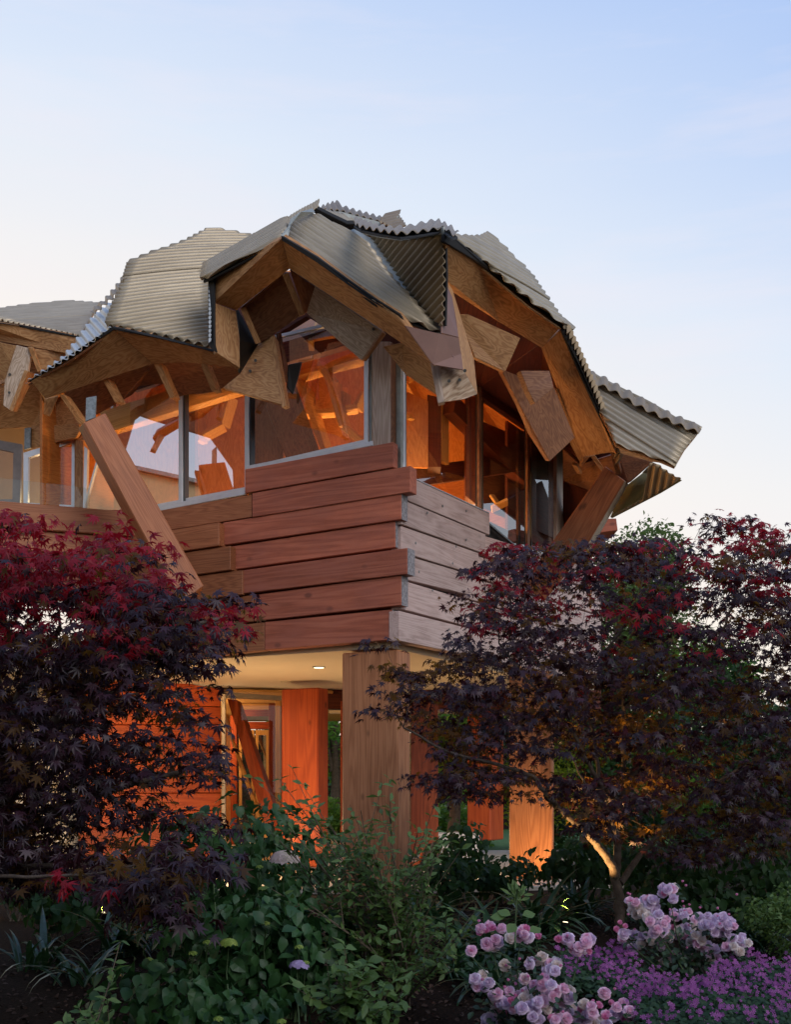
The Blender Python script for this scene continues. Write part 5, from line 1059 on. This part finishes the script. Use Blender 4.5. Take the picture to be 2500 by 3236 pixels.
rb2 = rosebush('lilac pink rose bush with faded clusters below the uplit maple trunk', (2180, 3100), 7.2,
    [(1110, 490, 9, 52, 38, (.15, .7, .8)), (990, 560, 16, 75, 45, lil), (930, 560, 6, 25, 40, crm), (1030, 640, 14, 65, 50, lil), (860, 662, 4, 30, 30, (.3, .9, .9)), (930, 715, 14, 70, 50, lil), (1060, 710, 8, 45, 45, crm), (1165, 640, 18, 62, 70, (.12, .6, .85)), (1225, 715, 8, 35, 35, crm),
     (1340, 645, 20, 80, 50, (.05, .8, .9)), (1265, 785, 12, 60, 45, crm), (1430, 740, 12, 62, 48, crm), (1115, 825, 12, 48, 48, crm), (1165, 915, 5, 30, 35, crm), (1250, 640, 3, 20, 30, crm)], .032)
rb3 = rosebush('sparse white rose bush among violet flowers at the bottom right corner', (2440, 3220), 6.6, [(1570, 1030, 5, 40, 14, crm), (1630, 1085, 5, 28, 30, crm), (980, 1112, 3, 40, 14, crm)], .030)
# tall budded shoot of the front rose bush
sh = [s7(350, 760, 5.95), s7(352, 640, 5.95), s7(356, 540, 5.95), s7(362, 470, 5.95)]
tubes('tall_shoot', [(sh, [.005, .004, .004, .003], 6)], bpy.data.materials['green_stem'], rb1)
leaves(rb1, 'bud_leaf', 'bud_leaf', LANCE, [(0, sh[3].lerp(sh[2], random.random())+Vector((random.gauss(0, .015), 0, 0)), rotm(Vector((random.gauss(0, 1), -.8, .4)), random.gauss(0, .7)), random.uniform(.04, .075), 0) for _ in range(46)], [M_shr], 46)
leaves(rb1, 'leaf', 'rose_leaf_wide', [ovate_leaf(.42, .05, .1)], [(0, s7(*q, 5.9), rotm(Vector((.1, -.6, .7)), a), .07, 0) for q, a in (((330, 600), 1.2), ((385, 600), -1.2), ((350, 640), 2.6), ((420, 680), -1.0), ((300, 610), 1.6))], [M_shr], 5)

# ------------------------------------------------------------------ purple groundcover (nobody could count it)
M_vio = leafmat('violet_flower', (.20, .045, .18), (.42, .13, .36), .7, .35, (.5, .18, .55), .2, scale=5)
M_gc = leafmat('groundcover_leaf', (.012, .035, .012), (.035, .075, .025), .6, .2, (.05, .1, .03), .3)
five = (np.array([(0, 0, 0)]+[(math.cos(a+o)*r, math.sin(a+o)*r, z_) for a in [i*1.2566 for i in range(5)] for o, r, z_ in ((-.42, .75, .12), (0, 1, .1), (.42, .75, .12))]), [(0, 1+3*i, 2+3*i) for i in range(5)]+[(0, 2+3*i, 3+3*i) for i in range(5)])
gcp = [(545, 745), (620, 760), (700, 800), (800, 740), (900, 760), (960, 860), (1100, 900), (1220, 940), (1300, 860), (1350, 840), (1500, 780), (1560, 830), (1700, 800), (1700, 1140), (960, 1140), (880, 1010), (820, 930), (700, 900), (600, 900), (560, 830)]
fx = []; lx_ = []
for i in range(9000):
    x, y = random.uniform(540, 1700), random.uniform(735, 1135)
    if not inpoly(x, y, gcp): continue
    u, v_ = s7(x, y); h = .24+.07*noise3(Vector((x*.02, y*.02, 0)))
    p = onT(u, v_, h); den = .6+.9*noise3(Vector((x*.012, y*.012, 3)))
    if y > 1000: den -= .35
    if random.random() < den*.42: fx.append((0, p+Vector((0, 0, random.uniform(0, .05))), rotm(Vector((random.gauss(0, .4), -.75, .6)), random.random()*6), random.uniform(.009, .016)))
    for _ in range(2): lx_.append((0, p-Vector((random.uniform(-.04, .04), random.uniform(-.04, .04), random.uniform(0, .12))), rotm(Vector((random.gauss(0, .4), -.4, .9)), random.random()*6, 0, random.gauss(0, .4)), random.uniform(.02, .035)))
gco = joined('violet_groundcover', [five], fx, M_vio, None, 'stuff'); gco['label'] = 'carpet of small violet flowers filling the bottom right of the bed'; gco['category'] = 'groundcover'
gcl = joined('groundcover_foliage', [ovate_leaf(.5, .05, .1)], lx_, M_gc, None, 'stuff'); gcl['label'] = 'small dark leaves under the carpet of violet flowers'; gcl['category'] = 'groundcover'
# litter on the bed
li = [(0, (lambda q: Vector((q.x, q.y, tz(q.y)+.01)))(Vector((random.uniform(-2.6, 3.2), random.uniform(5.2, 11.5), 0))), rotm(Vector((random.gauss(0, .4), random.gauss(0, .4), 1)), random.random()*6), random.uniform(.015, .045)) for _ in range(7000)]
lo = joined('bark_chips', [ovate_leaf(.3, .1, .3)], li, plain('bark_chip', (.045, .022, .012), .9, var=.6), None, 'stuff'); lo['label'] = 'loose bark chips and dead leaves covering the planting bed'; lo['category'] = 'mulch'

# ------------------------------------------------------------------ trees and shrubs beyond the house
def gtree(label, x, y, zc, rx, rz, n, ls, mat, name='garden_tree', grp='trees beyond the house', trunk=True, cat='tree', nparts=0, z0=.42, seed=0):
    base = Vector((x, y, z0)); t = empty(name, base, label, cat, grp); xf = []; rnd = random.Random(seed+int(x*10)); lobs = []
    for _ in range(16):
        v = Vector((rnd.gauss(0, 1), rnd.gauss(0, 1), rnd.gauss(0, 1))).normalized()*rnd.uniform(.3, .8); lobs.append((v.x*rx, v.y*rx, v.z*rz, rnd.uniform(.25, .45)))
    for _ in range(n):
        a = rnd.choice(lobs); v = Vector((rnd.gauss(0, 1), rnd.gauss(0, 1), rnd.gauss(0, 1))).normalized()*(rnd.random()**.4)
        p = Vector((x+a[0]+v.x*a[3]*rx, y+a[1]+v.y*a[3]*rx, zc+a[2]+v.z*a[3]*rz*1.1))
        if p.z < z0+.02: continue
        xf.append((rnd.randrange(2), p, rotm(Vector((rnd.gauss(0, .6), rnd.gauss(0, .6), .8)), rnd.random()*6.28, 0, rnd.gauss(0, .5)), ls*rnd.uniform(.6, 1.3), 0))
    if trunk:
        tubes('trunk', [(smoothp([base, Vector((x+.1, y, (z0+zc)/2)), Vector((x, y, zc))], 5), [.05*rz**.5+.08-.008*i for i in range(11)], 8)], M_bark, t)
        tubes('limb', [(smoothp([Vector((x, y, z0+(zc-z0)*.6)), Vector((x+a[0]*.5, y+a[1]*.5, zc+a[2]*.4)), Vector((x+a[0], y+a[1], zc+a[2]))], 4), [.07-.006*i for i in range(9)], 6) for a in lobs[:8]], M_bark, t)
    leaves(t, 'leaf', 'garden_leaf', [ovate_leaf(), ovate_leaf(.25)], xf, [mat], 0, rest='crown'); return t
gtree('bright green round tree on the skyline behind the right end of the roof', P(1960, 2000, 24).x, 24, 5.0, 1.9, 2.6, 18000, .085, leafmat('olive_tree_leaf', (.035, .075, .018), (.095, .15, .04), .6, .4, (.16, .24, .05), .3))
gtree('light green tree seen in the gap right of the corner column', P(1430, 2300, 25).x, 25, 3.0, 1.6, 1.8, 6000, .12, M_bg)
gtree('green tree seen between the red post and the thick corner column', P(1050, 2300, 27).x, 27, 3.0, 1.8, 2.4, 6000, .12, M_bg)
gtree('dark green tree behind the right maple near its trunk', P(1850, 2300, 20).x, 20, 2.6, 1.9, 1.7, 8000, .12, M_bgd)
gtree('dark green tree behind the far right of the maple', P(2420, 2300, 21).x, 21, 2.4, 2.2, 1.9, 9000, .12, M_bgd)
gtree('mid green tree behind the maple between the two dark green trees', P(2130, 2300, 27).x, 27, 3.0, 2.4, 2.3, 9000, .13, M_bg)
gtree('yellow green maple just behind the ground floor, right of the corner column', P(1420, 2350, 19.5).x, 19.5, 2.15, .75, .8, 2600, .07, M_grn)
gtree('tall yellow green maple behind the uplit column', P(1700, 2350, 19).x, 19, 2.0, 1.1, 1.1, 4000, .08, M_grn)
for i, (px_, d, lab) in enumerate(((1060, 24, 'low bright green shrub behind the red post'), (1400, 22, 'low bright green shrub left in the gap behind the terrace'), (1470, 23, 'grassy green shrub above the pale coping'), (1760, 22, 'low dark shrub behind the uplit column'), (2000, 22, 'low shrub behind the maple trunk'),
                                   (2250, 23, 'low shrub beyond the right rose bush'), (2450, 22, 'low shrub at the far right beyond the maple'))):
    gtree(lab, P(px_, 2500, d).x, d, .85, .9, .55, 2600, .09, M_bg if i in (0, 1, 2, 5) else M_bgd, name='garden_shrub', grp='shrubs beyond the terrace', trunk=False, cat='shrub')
gtree('clipped glossy green shrub at the right edge beside the grassy clump', P(2500, 2960, 7.9).x, 7.9, .62, .42, .30, 2200, .035, M_shr, name='clipped_shrub', grp=None, trunk=False, cat='shrub', z0=tz(7.9))
# far hedge closing the garden
hx = [(random.randrange(2), Vector((random.uniform(-30, 30), 34+random.gauss(0, .5), .4+random.random()**.8*3.0)), rotm(Vector((random.gauss(0, .5), -.5, .8)), random.random()*6), random.uniform(.12, .26)) for _ in range(26000)]
hg = joined('hedge', [ovate_leaf(), ovate_leaf(.25)], hx, M_bgd, None, 'stuff'); hg['label'] = 'long dark hedge closing the garden behind the house'; hg['category'] = 'hedge'
hc = mk('hedge_core', [Vector((-30, 34.2, .42)), Vector((30, 34.2, .42)), Vector((30, 34.6, .42)), Vector((-30, 34.6, .42)), Vector((-30, 34.2, 3.1)), Vector((30, 34.2, 3.1)), Vector((30, 34.6, 3.1)), Vector((-30, 34.6, 3.1))], [(0, 1, 2, 3), (7, 6, 5, 4), (0, 4, 5, 1), (1, 5, 6, 2), (2, 6, 7, 3), (3, 7, 4, 0)], M_twig, hg)
# reflected in the windows: an added dark panel and a pale garden wing left of the picture
wing = empty('pale_wing', (-12.6, 9.5, 0), 'pale ochre garden wing left of the picture, seen mirrored in the upper left windows', 'building')
prism('wall', [Vector((-12.4, 6.5, 0)), Vector((-10.9, 14.5, 0)), Vector((-13.9, 15.0, 0)), Vector((-15.4, 7.0, 0))], Z*7.62, plain('ochre_render', (.85, .68, .38), .8, var=.05), wing)
prism('roof_slab', [Vector((-12.3, 6.4, 7.62)), Vector((-10.8, 14.6, 7.62)), Vector((-14.0, 15.1, 7.62)), Vector((-15.5, 6.9, 7.62))], Z*.08, M_gal, wing)

def refl(x, y, c, n):
    """where the mirror image of a direction through the left facade glass meets another plane"""
    p = onL(x, y, -.06); d = (p-EYE).normalized(); r = d-2*d.dot(nL)*nL; t_ = (c-p).dot(n)/r.dot(n); return p+r*t_
tq, tn = Vector((-9.4, 8.6, 0)), Vector((.9, .44, 0)).normalized()
prism('reflection_blocker', [refl(*q, tq, tn) for q in ((1350, 1000), (1350, 1750), (748, 1750), (735, 1480), (664, 1380), (590, 1357), (476, 1322), (430, 1306), (395, 1420), (330, 1420), (300, 1000))], -tn*.12, M_plyd, wing, g=Z)  # added unseen panel, shaped to cut the sky out of the left panes' reflections
# ------------------------------------------------------------------ terrace things
cop = prism('stone_bench', [P(1384, 2634, 17.5), P(1515, 2628, 17.5), P(1515, 2722, 17.5), P(1384, 2722, 17.5)], Vector((0, .6, 0)), plain('white_stone', (.62, .60, .56), .6, var=.05), None, g=Vector((1, 0, 0)), bevel=.01)
cop['label'] = 'low pale stone bench in the gap beside the corner column'; cop['category'] = 'bench'
fe = empty('garden_fence', (P(1440, 2500, 31).x, 31, .43), 'pale picket fence far behind the grassy green shrub', 'fence')
for i in range(16): x0 = P(1380, 2500, 31).x+i*.1; prism('slat', [Vector((x0, 31, .6)), Vector((x0+.075, 31, .6)), Vector((x0+.075, 31, 1.15)), Vector((x0, 31, 1.15))], Vector((0, .03, 0)), M_flash, fe, bevel=0)
beam('rail', Vector((P(1380, 2500, 31).x, 31.06, .9)), Vector((P(1380, 2500, 31).x+1.6, 31.06, .9)), .06, .04, M_flash, fe, side=Z)
def chair(x, y, rz, label, k=1.0):
    t = empty('lounge_chair', (x, y, DECK), label, 'lounge chair', 'lounge chairs on the terrace'); Rz = Matrix.Rotation(rz, 3, 'Z'); o_ = Vector((x, y, DECK))
    def q(a): return o_+Rz @ (Vector(a)*k)
    def sl(name, c, sz, tilt, mat, bev=.02):
        Rt = Matrix.Rotation(tilt, 3, 'X'); v = [q(Vector(c)+Rt @ Vector((sx*sz[0]/2, sy*sz[1]/2, sz_*sz[2]/2))) for sx, sy, sz_ in ((-1, -1, -1), (1, -1, -1), (1, 1, -1), (-1, 1, -1), (-1, -1, 1), (1, -1, 1), (1, 1, 1), (-1, 1, 1))]
        o = mk(name, v, [(0, 1, 2, 3), (7, 6, 5, 4), (0, 4, 5, 1), (1, 5, 6, 2), (2, 6, 7, 3), (3, 7, 4, 0)], mat, t); b = o.modifiers.new('bevel', 'BEVEL'); b.width = bev; b.segments = 3; return o
    sl('seat_frame', (0, 0, .34), (.62, .62, .06), .06, M_rattan); sl('seat_cushion', (0, -.01, .43), (.56, .58, .12), .06, M_cush, .04)
    sl('back_frame', (0, .33, .62), (.62, .05, .62), -.35, M_rattan); sl('back_cushion', (0, .25, .66), (.54, .13, .48), -.35, M_cush, .05)
    for sx in (-1, 1):
        sl('armrest', (sx*.33, 0, .55), (.05, .62, .04), .04, M_rattan)
        for sy in (-1, 1): sl('leg', (sx*.30, sy*.27, .17), (.045, .045, .34), 0, M_rattan, .008)
chair(P(985, 2500, 14.8).x, 14.8, .5, 'lounge chair with orange cushions between the red post and the thick corner column', .72)
chair(P(1325, 2500, 13.4).x, 13.4, -2.2, 'low lounge chair with orange cushions right of the thick corner column', .5)
def pathlight(x, y, d, label, tgt, pw, hgt=.13, ang=70):
    top = P(x, y, d); b = Vector((top.x, top.y, top.z-hgt)); t = empty('garden_spotlight', b, label, 'garden light', 'garden uplights')
    ax = (Vector(tgt)-top).normalized(); ax = (ax+Z*1.4).normalized()
    tubes('housing', [([top-ax*hgt*.75, top-ax*hgt*.7, top], [.018, .03, .032], 12)], M_dalu, t); disc('lens', top+ax*.002, .018, ax, .004, M_lamp, t)
    tubes('stake', [([Vector((top.x, top.y, tz(top.y)-.03)), top-ax*hgt*.7], [.008, .008], 6)], M_dalu, t)
    lamp('SPOT', tuple(top+ax*.02), pw, (1, .58, .22), .02, 'uplight', target=tgt, angle=ang)
pathlight(1787, 2914, 8.6, 'small dark spotlight glowing in the mulch left of the maple trunk', tuple(s3(1330, 900, 9.0)), 170)
pathlight(1700, 2790, 13.2, 'spotlight hidden in strap leaves shining up the right hand column', tuple(P(1672, 2660, 13.9)), 90)
pathlight(330, 2880, 9.6, 'spotlight hidden behind the strap leaves under the left maple', tuple(P(200, 2300, 7.2)), 60)
dl_ = disc('deck_light', P(1594, 2766, 13.3), .016, Vector((0, -1, .3)).normalized(), .02, M_lamp, None); dl_['label'] = 'round marker light glowing low beside the right hand column'; dl_['category'] = 'garden light'

# unseen hedge added behind the camera to shade the bed; shows in lower glass
hx2 = [(random.randrange(2), Vector((random.uniform(-16, 16), -3.3+random.gauss(0, .35), .2+random.random()*4.4)), rotm(Vector((random.gauss(0, .5), .6, .7)), random.random()*6), random.uniform(.2, .4)) for _ in range(9000)]
hg2 = joined('shading_hedge', [ovate_leaf(), ovate_leaf(.25)], hx2, M_bgd, None, 'stuff'); hg2['label'] = 'added dark hedge behind the camera, shading the bed and mirrored in the lower glass'; hg2['category'] = 'hedge'
mk('hedge_core', [Vector(v) for v in ((-16, -3.6, 0), (16, -3.6, 0), (16, -4.2, 0), (-16, -4.2, 0), (-16, -3.6, 4.2), (16, -3.6, 4.2), (16, -4.2, 4.2), (-16, -4.2, 4.2))], [(0, 1, 2, 3), (7, 6, 5, 4), (0, 4, 5, 1), (1, 5, 6, 2), (2, 6, 7, 3), (3, 7, 4, 0)], M_twig, hg2)
